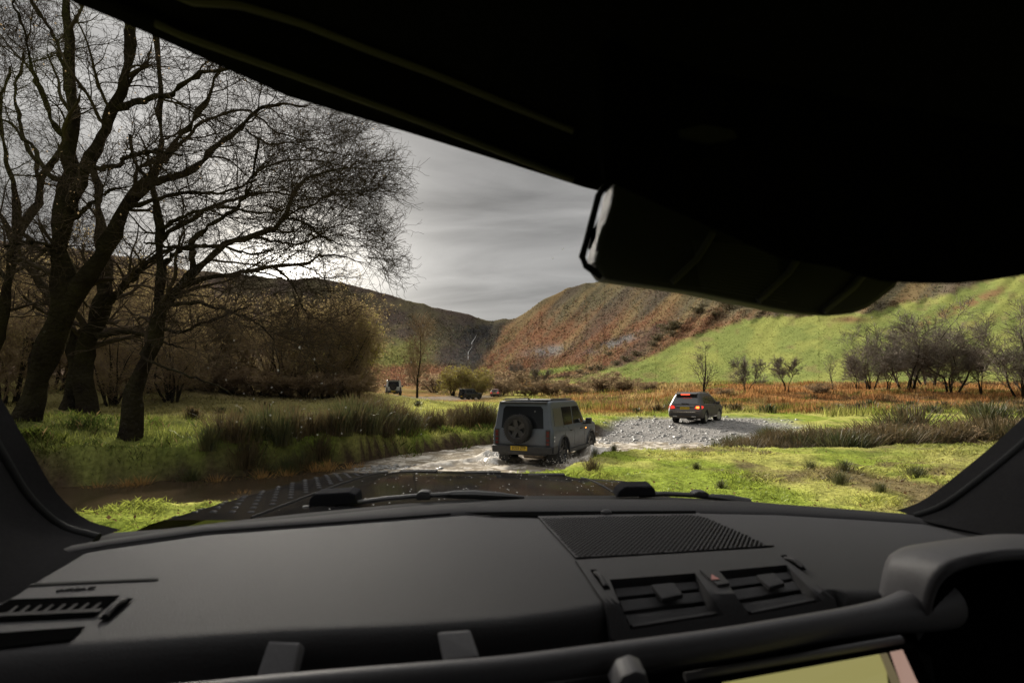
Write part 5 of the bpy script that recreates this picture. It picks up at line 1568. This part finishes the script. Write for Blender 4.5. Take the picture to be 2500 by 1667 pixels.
# loudspeaker grille
GP = [(1310, 1259), (1500, 1255), (1690, 1251), (1732, 1260), (1815, 1296), (1890, 1333), (1650, 1349), (1405, 1363)]
mb = MB()
mb.prism([D(a, b, .0015) for a, b in GP], (0, 0, .002))
grille = hsub(mb, 'speaker_grille', M['dash'])
V, Fq = [], []
n = 0
x_lo = min(D(a, b).x for a, b in GP); x_hi = max(D(a, b).x for a, b in GP)
y_lo = min(D(a, b).y for a, b in GP); y_hi = max(D(a, b).y for a, b in GP)
pit = 0.0074
for j in range(int((y_hi - y_lo) / (pit * .87)) + 1):
    for i in range(int((x_hi - x_lo) / pit) + 2):
        X = x_lo + (i + (j % 2) * .5) * pit
        Y = y_lo + j * pit * .87
        z = HC - DH + .0042
        q = (X / Y * FPX + CX, HY + (HC - z) / Y * FPX)
        if not in_poly(q[0], q[1], [(1322, 1264), (1500, 1260), (1690, 1256), (1725, 1263), (1808, 1299), (1875, 1331), (1650, 1345), (1410, 1358)]):
            continue
        r_ = pit * .33
        base = len(V)
        for k_ in range(8):
            V.append((X + r_ * math.cos(k_ * .7854), Y + r_ * math.sin(k_ * .7854), z))
        Fq.append([base + k_ for k_ in range(8)])
g_o = hobj('perforation', V, np.array(Fq), M['void'], dash, smooth=False)
g_o['kind'] = 'stuff'
# centre vent panel: a frame standing round two deep openings
V1 = [(1488, 1414), (1697, 1398), (1768, 1500), (1540, 1536)]
V2 = [(1757, 1394), (1920, 1378), (2008, 1466), (1830, 1502)]
def quad_strip(mb, a, b, c, d, lift=.004, n=6, th=.02):
    """sheet between the pixel edges a-b and d-c laid on the dash with a skirt"""
    vv = []
    for i in range(n + 1):
        f = i / n
        for g_ in np.linspace(0, 1, n + 1):
            t = (a[0] + (b[0] - a[0]) * g_, a[1] + (b[1] - a[1]) * g_)
            u = (d[0] + (c[0] - d[0]) * g_, d[1] + (c[1] - d[1]) * g_)
            vv.append(D(t[0] + (u[0] - t[0]) * f, t[1] + (u[1] - t[1]) * f, lift))
    m_ = n + 1
    N0 = len(vv)
    fs = [(i * m_ + j, i * m_ + j + 1, (i + 1) * m_ + j + 1, (i + 1) * m_ + j) for i in range(n) for j in range(n)]
    border = [(0, j) for j in range(m_)] + [(i, n) for i in range(1, m_)] + [(n, j) for j in range(n - 1, -1, -1)] + [(i, 0) for i in range(n - 1, 0, -1)]
    for i, j in border:
        p = vv[i * m_ + j]
        vv.append(p + Vector((0, 0, -th)))
    for q in range(len(border)):
        a_, b_ = border[q], border[(q + 1) % len(border)]
        fs.append((a_[0] * m_ + a_[1], N0 + q, N0 + (q + 1) % len(border), b_[0] * m_ + b_[1]))
    mb.add(vv, fs)
mb = MB()
quad_strip(mb, (1405, 1366), (1649, 1351), V1[1], V1[0])
quad_strip(mb, (1649, 1351), (1890, 1336), V2[1], (1697, 1398))
quad_strip(mb, (1405, 1366), V1[0], V1[3], (1478, 1475))
quad_strip(mb, V1[1], V2[0], V2[3], V1[2])
quad_strip(mb, V2[1], (1890, 1336), (2038, 1460), V2[2])
quad_strip(mb, (1478, 1475), V1[3], (1545, 1570), (1492, 1560))
quad_strip(mb, V1[3], V1[2], (1775, 1530), (1545, 1570))
quad_strip(mb, V1[2], V2[3], (1835, 1522), (1775, 1530))
quad_strip(mb, V2[3], V2[2], (2012, 1490), (1835, 1522))
quad_strip(mb, V2[2], (2038, 1460), (2050, 1500), (2012, 1490))
frame = hbuild(mb, 'vent_panel', M['dash'], host, True)
def vent(VV, nm):
    mb = MB()
    q = [D(a, b, -.022) for a, b in VV]
    mb.prism(q, (0, 0, -.004))
    o = hbuild(mb, nm, M['void'], host)
    def pt(u, w, lift):
        a = D(VV[0][0] + (VV[1][0] - VV[0][0]) * u, VV[0][1] + (VV[1][1] - VV[0][1]) * u)
        b = D(VV[3][0] + (VV[2][0] - VV[3][0]) * u, VV[3][1] + (VV[2][1] - VV[3][1]) * u)
        return a.lerp(b, w) + Vector((0, -.4 * lift, lift))
    for w0, w1 in ((.17, .33), (.43, .62), (.74, .88)):
        mb = MB()
        a, b, c, d = pt(.02, w0, -.002), pt(.96, w0, -.002), pt(.96, w1, -.004), pt(.02, w1, -.004)
        mb.prism([a, b, c, d], (0, 0, -.005))
        hbuild(mb, 'slat', M['dash'], o, False, .0012)
    mb = MB()
    mb.prism([pt(.40, .30, .008), pt(.66, .30, .008), pt(.68, .58, .008), pt(.44, .62, .008)], (0, 0, -.006))
    hbuild(mb, 'tab', M['dash'], o, False, .0015)
    mb = MB()
    mb.prism([pt(.02, .955, .004), pt(.99, .955, .004), pt(.99, 1.0, .004), pt(.02, 1.0, .004)], (0, 0, -.003))
    hbuild(mb, 'lip', M['dash'], o)
    return o
vent(V1, 'centre_vent')
vent(V2, 'centre_vent')
for q in ([(1441, 1391), (1455, 1390), (1490, 1436), (1474, 1438)], [(1906, 1356), (1918, 1354), (1970, 1390), (1958, 1393)]):
    mb = MB()
    mb.prism([D(a, b, .0048) for a, b in q], (0, 0, .0006))
    w_ = hbuild(mb, 'thumbwheel_slot', M['void'], frame)
    mb = MB()
    a, b = D((q[0][0] + q[1][0]) / 2 + 5, (q[0][1] + q[1][1]) / 2 + 8, .004), D((q[2][0] + q[3][0]) / 2 - 4, (q[2][1] + q[3][1]) / 2 - 6, .004)
    pts = [a.lerp(b, f) + Vector((0, 0, .0045 * math.sin(f * math.pi))) for f in np.linspace(0, 1, 9)]
    mb.tube(pts, .0032, 8)
    hbuild(mb, 'thumbwheel', M['dash'], frame, True)
mb = MB()
mb.prism([D(1708, 1394, .005), D(1750, 1391, .005), D(1782, 1428, .005), D(1752, 1432, .005)], (0, 0, .003))
hz = hbuild(mb, 'hazard_button', M['dash'], frame, False, .001)
mb = MB()
mb.prism([D(1737, 1402, .0085), D(1757, 1414, .0085), D(1736, 1415, .0085)], (0, 0, .0008))
hbuild(mb, 'hazard_triangle', M['hazard'], frame)
# left hand vent
mb = MB()
mb.prism([D(55, 1425, .0012), D(388, 1411, .0012), D(386, 1415, .0012), D(55, 1430, .0012)], (0, 0, .0008))
hsub(mb, 'seam', M['rubber'])
text_mesh('moulded_lettering', 'AIRBAG', 0.009, M['dash_dark'], dash, D(187, 1438, .001) - HO, (0, 0, R(12)), 1.3)
mb = MB()
mb.prism([D(8, 1473, .002), D(25, 1464, .002), D(292, 1454, .002), D(228, 1503, .002), D(-60, 1518, .002)], (0, 0, .001))
lv = hbuild(mb, 'side_vent', M['void'], host)
for i in range(8):
    mb = MB()
    x0 = 25 + i * 29
    mb.prism([D(x0 + 14, 1478 - i * 1.2, .0045), D(x0 + 20, 1478 - i * 1.2, .0045), D(x0 + 2, 1494 - i * 1.2, .0045), D(x0 - 8, 1494 - i * 1.2, .0045)], (0, 0, -.001))
    hbuild(mb, 'fin', M['dash_dark'], lv)
mb = MB()
mb.prism([D(-60, 1500, .004), D(252, 1486, .004), D(243, 1494, .004), D(-60, 1508, .004)], (0, 0, .001))
hbuild(mb, 'slat', M['dash_dark'], lv)
mb = MB()
mb.prism([D(-60, 1550, .002), D(208, 1530, .002), D(172, 1562, .002), D(-60, 1590, .002)], (0, 0, .001))
hbuild(mb, 'lower_slot', M['void'], lv)
mb = MB()
mb.prism([D(300, 1461, .003), D(326, 1460, .003), D(268, 1511, .003), D(240, 1512, .003)], (0, 0, .0006))
hbuild(mb, 'thumbwheel_slot', M['void'], lv)
mb = MB()
a, b = D(303, 1466, .004), D(256, 1505, .004)
mb.tube([a.lerp(b, f) + Vector((0, 0, .004 * math.sin(f * math.pi))) for f in np.linspace(0, 1, 8)], .0035, 8)
hbuild(mb, 'thumbwheel', M['dash'], lv, True)
# passenger tray brackets, grab bar
def cam_pt(px, py, Y):
    return Vector(P(px, py, Y))
for q in ([(655, 1562), (735, 1566), (712, 1660), (618, 1668)], [(1066, 1541), (1148, 1535), (1172, 1604), (1082, 1616)]):
    mb = MB()
    v = [cam_pt(a, b, .505 - .03 * (i > 1)) for i, (a, b) in enumerate(q)]
    mb.prism(v, (0, .012, -.012))
    hbuild(mb, 'tray_bracket', M['barm'], host, False, .003)
BAR = [(-300, 1775, .40), (400, 1712, .422), (744, 1678, .441), (1063, 1652, .457), (1250, 1636, .468), (1516, 1602, .493), (1781, 1566, .522), (2047, 1522, .562), (2160, 1504, .585), (2230, 1490, .60), (2290, 1470, .62)]
X_, R_ = resample([tuple(cam_pt(*b)) for b in BAR], [.0125, .0125, .0125, .0128, .013, .0135, .0140, .015, .018, .024, .03], 50)
mb = MB()
mb.tube([tuple(p) for p in X_], list(R_), 20)
hbuild(mb, 'grab_bar', M['barm'], host, True)
mb = MB()
mb.prism([cam_pt(200, 1760, .50), cam_pt(1250, 1668, .515), cam_pt(1781, 1598, .56), cam_pt(2207, 1528, .60), cam_pt(2260, 1540, .60), cam_pt(2330, 1900, .60), cam_pt(200, 1960, .50)], (0, .02, 0))
hbuild(mb, 'centre_panel', M['rubber'], host)
mb = MB()
mb.tube([cam_pt(1250, 1690, .495), cam_pt(1516, 1646, .515), cam_pt(1781, 1606, .54), cam_pt(2047, 1558, .57), cam_pt(2190, 1530, .588)], .0045, 8)
hbuild(mb, 'bar_piping', M['dash_dark'], host, True)
# centre screen
mb = MB()
mb.tube([cam_pt(1672, 1652, .50), cam_pt(1940, 1606, .52), cam_pt(2200, 1560, .54)], .0042, 10)
hbuild(mb, 'screen_trim', M['barm'], host, True)
mb = MB()
mb.prism([cam_pt(1690, 1672, .488), cam_pt(2160, 1590, .53), cam_pt(2235, 1580, .535), cam_pt(2330, 1780, .50), cam_pt(1690, 1800, .47)], (0, .008, 0))
scr_o = hbuild(mb, 'screen', M['void'], host)
mb = MB()
mb.prism([cam_pt(1765, 1667, .486), cam_pt(2148, 1597, .518), cam_pt(2165, 1640, .512), cam_pt(2178, 1760, .488), cam_pt(1690, 1780, .464)], (0, .001, 0))
hbuild(mb, 'map_display', M['screen'], scr_o)
mb = MB()
mb.prism([cam_pt(2150, 1597, .5175), cam_pt(2166, 1594, .519), cam_pt(2200, 1670, .504), cam_pt(2178, 1673, .503)], (0, .001, 0))
hbuild(mb, 'map_edge_marks', M['screen_mark'], scr_o)
mb = MB()
mb.prism([cam_pt(2174, 1592, .519), cam_pt(2204, 1586, .520), cam_pt(2245, 1675, .503), cam_pt(2290, 1780, .485), cam_pt(2240, 1780, .485), cam_pt(2204, 1670, .503)], (0, .001, 0))
hbuild(mb, 'display_border', M['screen_side'], scr_o)
# gear lever top peeping in at the bottom
mb = MB()
mb.prism([cam_pt(1495, 1690, .44), cam_pt(1520, 1650, .44), cam_pt(1552, 1637, .44), cam_pt(1580, 1645, .44), cam_pt(1590, 1690, .44)], (0, .03, 0))
hbuild(mb, 'gear_lever', M['barm'], host, True, .004)
# instrument hood
OUT = [(2128, 1515, .64), (2140, 1478, .64), (2150, 1420, .64), (2163, 1366, .645), (2184, 1345, .65), (2225, 1330, .655), (2366, 1310, .66), (2446, 1303, .66), (2540, 1308, .66), (2700, 1330, .66), (2900, 1360, .66)]
INN = [(2235, 1545, .585), (2262, 1500, .575), (2272, 1450, .57), (2290, 1410, .565), (2318, 1384, .56), (2360, 1368, .56), (2420, 1356, .555), (2500, 1350, .555), (2600, 1355, .55), (2760, 1380, .55), (2950, 1400, .55)]
INS = [(2270, 1600, .60), (2300, 1540, .60), (2310, 1480, .60), (2325, 1440, .60), (2350, 1415, .60), (2390, 1400, .60), (2440, 1390, .60), (2510, 1384, .60), (2600, 1388, .60), (2760, 1400, .60), (2950, 1420, .60)]
def cat(ctrl, n=40):
    return resample([tuple(cam_pt(*c)) for c in ctrl], [1] * len(ctrl), n)[0]
o_, i_, s_3 = cat(OUT), cat(INN), cat(INS)
rows = []
for f in np.linspace(0, 1, 8):
    r_ = o_ * (1 - f) + i_ * f
    r_[:, 2] += .012 * math.sin(math.pi * f) * .6
    rows.append(r_)
rows.append(i_ * .8 + s_3 * .2 + np.array([0, 0, -.004]))
back = o_.copy()
back[:, 2] -= .12
rows = [back] + rows
hobj('instrument_hood', np.array(rows), grid_faces(len(rows), 40)[:, ::-1], M['barm'])
hobj('instrument_recess', np.array([rows[-1], s_3, s_3 + np.array([.02, .06, -.05])]), grid_faces(3, 40)[:, ::-1], M['void'])
mb = MB()
mb.prism([cam_pt(2220, 1560, .61), cam_pt(2290, 1400, .63), cam_pt(2500, 1350, .64), cam_pt(3000, 1380, .64), cam_pt(3000, 2200, .60), cam_pt(2220, 2200, .56)], (0, .01, 0))
hbuild(mb, 'instrument_panel', M['void'], host)
# windscreen pillars
LI = [(-260, 600, .74), (-150, 850, .77), (-60, 1000, .79), (0, 1103, .80), (55, 1196, .82), (105, 1252, .84), (160, 1290, .86), (240, 1312, .865)]
LO = [(-900, 600, .62), (-700, 900, .60), (-600, 1100, .58), (-400, 1300, .57), (-150, 1500, .56), (0, 1478, .60), (110, 1404, .69), (250, 1330, .84)]
RI = [(2860, 640, .80), (2740, 850, .86), (2600, 990, .90), (2500, 1083, .92), (2400, 1165, .94), (2330, 1218, .96), (2285, 1244, .98), (2235, 1260, 1.0)]
RO = [(3400, 640, .66), (3200, 900, .66), (3000, 1100, .66), (2800, 1240, .70), (2600, 1310, .74), (2450, 1310, .82), (2340, 1290, .90), (2225, 1264, 1.0)]
for I_, O_ in ((LI, LO), (RI, RO)):
    a, b = cat(I_, 30), cat(O_, 30)
    rows = []
    for f in np.linspace(0, 1, 8):
        r_ = a * (1 - f) + b * f
        r_[:, 1] -= .03 * math.sin(math.pi * f ** .6)
        rows.append(r_)
    rows = [a + np.array([0, .05, 0])] + rows
    hobj('windscreen_pillar', np.array(rows), grid_faces(9, 30), M['pillar'])
    mb = MB()
    mb.tube([tuple(p) for p in a], .0075, 10)
    hbuild(mb, 'windscreen_seal', M['rubber'], host, True)
# black cowl band outside the foot of the glass
rows = []
bt = cur([(-300, 1340), (100, 1310), (230, 1303), (400, 1291), (560, 1272), (744, 1252), (997, 1228), (1273, 1210), (1550, 1209), (1800, 1221), (2000, 1238), (2200, 1254), (2290, 1262), (2600, 1300)])
for px in np.arange(-100, 2500, 20):
    a = D(px, float(rim_top(px)) + 2, -.012)
    t = float(bt(px))
    Y = a.y + .06
    b = cam_pt(px, t, Y)
    rows.append([tuple(a), tuple(a.lerp(b, .5)), tuple(b), (b.x, b.y + .05, b.z - .05)])
hobj('cowl_band', np.array(rows), grid_faces(len(rows), 4), M['rubber'])
# roof header, head lining
hdr = cur([(-700, -330), (-200, -145), (165, 0), (300, 55), (700, 235), (1000, 325), (1250, 402), (1430, 459), (1700, 520), (2100, 600), (2500, 655), (3000, 700), (3600, 760)])
ln1 = cur([(-700, -390), (-200, -200), (165, -40), (446, 88), (700, 178), (1050, 306), (1400, 440), (1800, 500), (2100, 560), (2500, 630), (3000, 680), (3600, 740)])
ln2 = cur([(-700, -500), (-200, -320), (165, -120), (470, 5), (580, 12), (737, 58), (893, 120), (1050, 178), (1300, 280), (1600, 400), (2100, 520), (2500, 600), (3000, 650), (3600, 700)])
hd = cur([(-700, .50), (165, .56), (1430, .70), (2500, .70), (3600, .55)])
ec = cur([(-700, -.95), (165, -.55), (1430, .15), (2500, .60), (3600, .95)])
rows = []
pc_ = np.arange(-700, 3601, 25)
for px in pc_:
    d = float(hd(px))
    h0, h1, h2 = float(hdr(px)), float(ln1(px)), float(ln2(px))
    x0 = float(ec(px))
    col = [cam_pt(px, h0 - 6, d + .10), cam_pt(px, h0, d + .012), cam_pt(px, h0 - 3, d), cam_pt(px, h0 - 18, d - .008), cam_pt(px, h1 + 10, d - .03), cam_pt(px, h1, d - .045), cam_pt(px, h1 - 14, d - .045),
           cam_pt(px, h1 - 24, d - .03), cam_pt(px, (h1 + h2) / 2, d - .06), cam_pt(px, h2 + 16, d - .075), cam_pt(px, h2, d - .095), cam_pt(px, h2 - 25, d - .105)]
    z1 = col[-1].z
    col += [Vector((x0 * .8, .12, max(z1, HC + .30) + .02)), Vector((x0, -.3, HC + .33)), Vector((x0, -1.6, HC + .33))]
    rows.append([tuple(v) for v in col])
rf = hobj('roof_lining', np.array(rows), grid_faces(len(rows), len(rows[0])), M['lining'])
for fn, off in ((ln1, -.049), (ln2, -.099)):
    mb = MB()
    mb.tube([cam_pt(px, float(fn(px)), float(hd(px)) + off) for px in np.arange(380, 1420, 30)], .0036, 8)
    hbuild(mb, 'header_trim_edge', M['trim'], rf, True)  # trim edges coloured pale to paint their highlight lines
# mirror and sensor shroud hanging from the header, with an open slot at its left end
SH = [(1490, 500), (1470, 560), (1449, 640), (1478, 683), (1700, 714), (1850, 745), (1960, 766), (2030, 772), (2086, 766), (2125, 752), (2190, 702), (2260, 560), (1800, 470), (1500, 440)]
mb = MB()
mb.prism([cam_pt(a, b, .60) for a, b in SH], (0, .07, .012))
sh = hbuild(mb, 'mirror_shroud', M['shroud'], host, False, .006)
mb = MB()
mb.tube([cam_pt(1476, 455, .615), cam_pt(1461, 478, .612), cam_pt(1440, 560, .61), cam_pt(1421, 628, .61), cam_pt(1430, 648, .61), cam_pt(1470, 676, .61)], .0042, 10)
hbuild(mb, 'shroud_frame', M['rubber'], sh, True)
mb = MB()
mb.prism([cam_pt(1448, 560, .612), cam_pt(1459, 540, .612), cam_pt(1455, 580, .612), cam_pt(1443, 605, .612), cam_pt(1438, 600, .612)], (0, .01, 0))
hbuild(mb, 'shroud_clip', M['rubber'], sh)
for a in ((1640, 690, 1740, 570), (1850, 735, 1970, 600), (2010, 760, 2130, 640)):
    mb = MB()
    mb.tube([cam_pt(a[0], a[1], .598), cam_pt((a[0] + a[2]) / 2 + 14, (a[1] + a[3]) / 2, .597), cam_pt(a[2], a[3], .598)], .004, 8)
    hbuild(mb, 'shroud_rib', M['shroud_edge'], sh, True)
for i in range(16):
    f = i / 15
    mb = MB()
    mb.tube([cam_pt(1690 + f * 20, 590 + f * 110, .599), cam_pt(1890 + f * 30, 610 + f * 128, .599)], .0012, 5)
    hbuild(mb, 'louvre', M['shroud_edge'], sh)
VIS = [(1470, 100), (1475, 440), (1900, 630), (2045, 655), (2090, 672), (2160, 688), (2250, 694), (2340, 694), (2420, 686), (2500, 673), (2700, 640), (3000, 600), (3000, 100)]
mb = MB()
mb.prism([cam_pt(a, b, .46) for a, b in VIS], (0, .02, .01))
hbuild(mb, 'sun_visor', M['void'], host, False, .002)
mb = MB()
mb.prism([cam_pt(1660, 318, .44), cam_pt(1720, 305, .44), cam_pt(1790, 318, .44), cam_pt(1800, 335, .44), cam_pt(1730, 350, .44), cam_pt(1665, 335, .44)], (0, .004, 0))
hbuild(mb, 'roof_console_button', M['dash_dark'], host)
# closed cabin behind the eye
mb = MB()
for sx in (-1, 1):
    mb.add([(sx * .95, .62, HC - 1.2), (sx * .95, -1.6, HC - 1.2), (sx * .95, -1.6, HC - .12), (sx * .95, .62, HC - .16)], [(0, 1, 2, 3)])
    mb.add([(sx * .95, .62, HC + .24), (sx * .95, -1.6, HC + .24), (sx * .95, -1.6, HC + .34), (sx * .95, .50, HC + .45)], [(0, 1, 2, 3)])
    mb.add([(sx * .95, -.35, HC - .12), (sx * .95, -.55, HC - .12), (sx * .95, -.55, HC + .24), (sx * .95, -.35, HC + .24)], [(0, 1, 2, 3)])
mb.add([(-.95, -1.6, HC - 1.2), (.95, -1.6, HC - 1.2), (.95, -1.6, HC + .34), (-.95, -1.6, HC + .34)], [(0, 1, 2, 3)])
mb.add([(-.95, -1.6, HC - 1.2), (.95, -1.6, HC - 1.2), (.95, .9, HC - 1.2), (-.95, .9, HC - 1.2)], [(0, 1, 2, 3)])
mb.add([(-.95, .62, HC - 1.2), (.95, .62, HC - 1.2), (.95, .62, HC - .45), (-.95, .62, HC - .45)], [(0, 1, 2, 3)])
hbuild(mb, 'cabin_shell', M['lining'], host)
# windscreen glass
gl = bpy.data.materials.new('windscreen_glass')
gl.use_nodes = True
t = gl.node_tree
t.nodes.clear()
mo = t.nodes.new('ShaderNodeOutputMaterial')
tr_ = t.nodes.new('ShaderNodeBsdfTransparent')
gs = t.nodes.new('ShaderNodeBsdfGlossy')
gs.inputs['Roughness'].default_value = 0.0
mx = t.nodes.new('ShaderNodeMixShader')
mx.inputs[0].default_value = 0.02
t.links.new(tr_.outputs[0], mx.inputs[1])
t.links.new(gs.outputs[0], mx.inputs[2])
t.links.new(mx.outputs[0], mo.inputs['Surface'])
rows = []
for px in np.arange(-240, 2801, 40):
    a = D(px, float(rim_top(px)), -.012) + Vector((0, .01, 0))
    b = cam_pt(px, float(hdr(px)) - 10, float(hd(px)) + .05)
    rows.append([tuple(a.lerp(b, f) + Vector((0, .025 * math.sin(math.pi * f), 0))) for f in np.linspace(0, 1, 10)])
ws = hobj('windscreen', np.array(rows), grid_faces(len(rows), 10), gl)
# dried drops on the outside of the glass
grd = np.array(rows)
V, Fq = [], []
random.seed(41)
for i in range(95):
    if i < 60:
        u, v = random.gauss(24.5, 3.2), random.gauss(3.6, .7)
    else:
        u, v = random.uniform(7, 66), random.uniform(.5, 8)
    u = min(max(u, 0), grd.shape[0] - 1.01); v = min(max(v, 0), 8.99)
    i0, j0 = int(u), int(v)
    a_, b_ = u - i0, v - j0
    c = Vector((grd[i0, j0] * (1 - a_) + grd[i0 + 1, j0] * a_) * (1 - b_) + (grd[i0, j0 + 1] * (1 - a_) + grd[i0 + 1, j0 + 1] * a_) * b_) + Vector((0, .0015, 0))
    r_ = random.uniform(.0004, .0011) * (1.5 if i < 60 and random.random() < .25 else 1)
    n0 = len(V)
    for k_ in range(7):
        V.append((c.x + r_ * math.cos(k_ * .8976), c.y, c.z + r_ * 1.1 * math.sin(k_ * .8976)))
    V.append((c.x, c.y + r_ * .5, c.z))
    Fq += [(n0 + k_, n0 + (k_ + 1) % 7, n0 + 7) for k_ in range(7)]
o = hobj('dried_drops', V, np.array(Fq), M['drop'], ws)
o['kind'] = 'stuff'
# bonnet
BY, BC = R(1.0), -0.09
bf, bl = Vector((-math.sin(BY), math.cos(BY), 0)), Vector((math.cos(BY), math.sin(BY), 0))
def B(u, v, z):
    p = bl * (u + BC) + bf * v
    return Vector((p.x, p.y, HC + z))
def bon_z(u, v):
    f = (v - 1.15) / 1.45
    z = -.292 - .085 * f - .045 * f ** 4
    a = abs(u)
    z += .012 * (1 - smooth(.34, .46, a)) - .016 * a * a
    z -= .02 * smooth(.66, .70, a) * 0
    z -= .07 * max(0, (a - .62) / .14) ** 2.0 + .03 * u
    return float(z)
us = np.concatenate([np.linspace(-.76, -.6, 12), np.linspace(-.59, .59, 60), np.linspace(.6, .76, 12)])
vs_ = np.concatenate([np.linspace(1.12, 2.5, 30), np.linspace(2.52, 2.66, 8)])
G_ = []
for u in us:
    col = [tuple(B(u, v - .10 * u * u * smooth(2.2, 2.66, v), bon_z(u, v) - .35 * max(0, (v - 2.56) / .1) ** 2 * .3)) for v in vs_]
    e = Vector(col[-1])
    col.append((e.x, e.y, e.z - .3))
    G_.append(col)
hood = hobj('bonnet', np.array(G_), grid_faces(len(us), len(vs_) + 1)[:, ::-1], M['bonnet'])
# side wings below the bonnet edge
for sx in (-1, 1):
    w = []
    for v in vs_:
        e = B(sx * .76, v - .10 * .58 * smooth(2.2, 2.66, v), bon_z(sx * .76, v))
        w.append([tuple(e), (e.x + sx * .02, e.y, e.z - .1), (e.x, e.y, e.z - .6)])
    hobj('front_wing', np.array(w), grid_faces(len(w), 3), M['bonnet'])
# shut lines of the raised centre panel
for u0 in (-.47, .47):
    mb = MB()
    mb.tube([B(u0, v, bon_z(u0, v) + .001) for v in np.linspace(1.15, 2.5, 16)], .003, 6)
    hbuild(mb, 'shut_line', M['rubber'], hood, True)
# tread plates with raised studs
for sx in (-1,):
    V, Fq = [], []
    for j in range(20):
        for i in range(5):
            u = sx * (.505 + i * .044 + (.022 if j % 2 else 0))
            v = 1.22 + j * .056
            if v > 2.3:
                continue
            c = B(u, v, bon_z(u, v))
            for du, dv_2, hh in ((-.008, -.005, .0), (.008, -.005, 0), (.008, .005, 0), (-.008, .005, 0), (-.005, -.003, .0022), (.005, -.003, .0022), (.005, .003, .0022), (-.005, .003, .0022)):
                p = c + bl * du + bf * dv_2 + Vector((0, 0, hh + .0005))
                V.append(tuple(p))
            b_ = len(V) - 8
            Fq += [(b_ + 4, b_ + 5, b_ + 6, b_ + 7)] + [(b_ + k_, b_ + (k_ + 1) % 4, b_ + 4 + (k_ + 1) % 4, b_ + 4 + k_) for k_ in range(4)]
    o = hobj('tread_plate_studs', V, np.array(Fq), M['tread'], hood, smooth=False)
    o['kind'] = 'stuff'
# bonnet vents and water beads
for u0, v0 in ((-.28, 2.25), (.0, 2.28), (.28, 2.25)):
    mb = MB()
    mb.box(B(u0, v0, bon_z(u0, v0) + .003), (.16, .05, .006), (0, 0, BY))
    hbuild(mb, 'bonnet_vent', M['rubber'], hood)
nb_ = 170
V, Fq = [], []
for i in range(nb_):
    u, v = random.uniform(-.45, .6), 1.2 + 1.2 * random.random() ** 1.3
    r_ = random.uniform(.0012, .0032) * (1.6 if random.random() < .12 else 1)
    c = B(u, v, bon_z(u, v))
    b_ = len(V)
    for a in range(6):
        V.append(tuple(c + Vector((math.cos(a * 1.047) * r_, math.sin(a * 1.047) * r_, 0))))
    V.append(tuple(c + Vector((0, 0, r_ * .6))))
    Fq += [(b_ + a, b_ + (a + 1) % 6, b_ + 6) for a in range(6)]
o = hobj('water_beads', V, np.array(Fq), M['bead'], hood)
o['kind'] = 'stuff'
# wipers
def wiper(blk, arm, knob, blade):
    mb = MB()
    d = 1.24
    mb.prism([cam_pt(a, b, d) for a, b in blk], (0, .05, .004))
    w = hbuild(mb, 'wiper', M['wiper'], host, False, .004)
    mb = MB()
    mb.tube([cam_pt(a, b, d + .01) for a, b in arm], .006, 8)
    hbuild(mb, 'wiper_arm', M['black'], w, True)
    mb = MB()
    mb.prism([cam_pt(a, b, d) for a, b in knob], (0, .03, 0))
    hbuild(mb, 'wiper_pivot', M['black'], w, False, .003)
    mb = MB()
    mb.tube([cam_pt(a, b, d + .015) for a, b in blade], [.005, .010, .011, .009, .003][:len(blade)], 8)
    hbuild(mb, 'wiper_blade', M['black'], w, True)
wiper([(752, 1238), (755, 1218), (766, 1206), (850, 1201), (868, 1207), (872, 1230), (800, 1238)],
      [(740, 1240), (860, 1228), (940, 1217), (1020, 1210), (1100, 1206)], [(1016, 1222), (1016, 1206), (1026, 1199), (1046, 1200), (1052, 1208), (1050, 1220)], [(1060, 1209), (1110, 1207), (1160, 1207), (1220, 1210), (1280, 1213)])
wiper([(1504, 1214), (1512, 1198), (1528, 1187), (1590, 1186), (1600, 1194), (1602, 1212)],
      [(1560, 1209), (1620, 1205), (1690, 1208), (1760, 1216), (1830, 1228)], [(1694, 1214), (1694, 1204), (1706, 1199), (1724, 1200), (1732, 1206), (1730, 1214)], [(1735, 1210), (1780, 1217), (1830, 1227)])
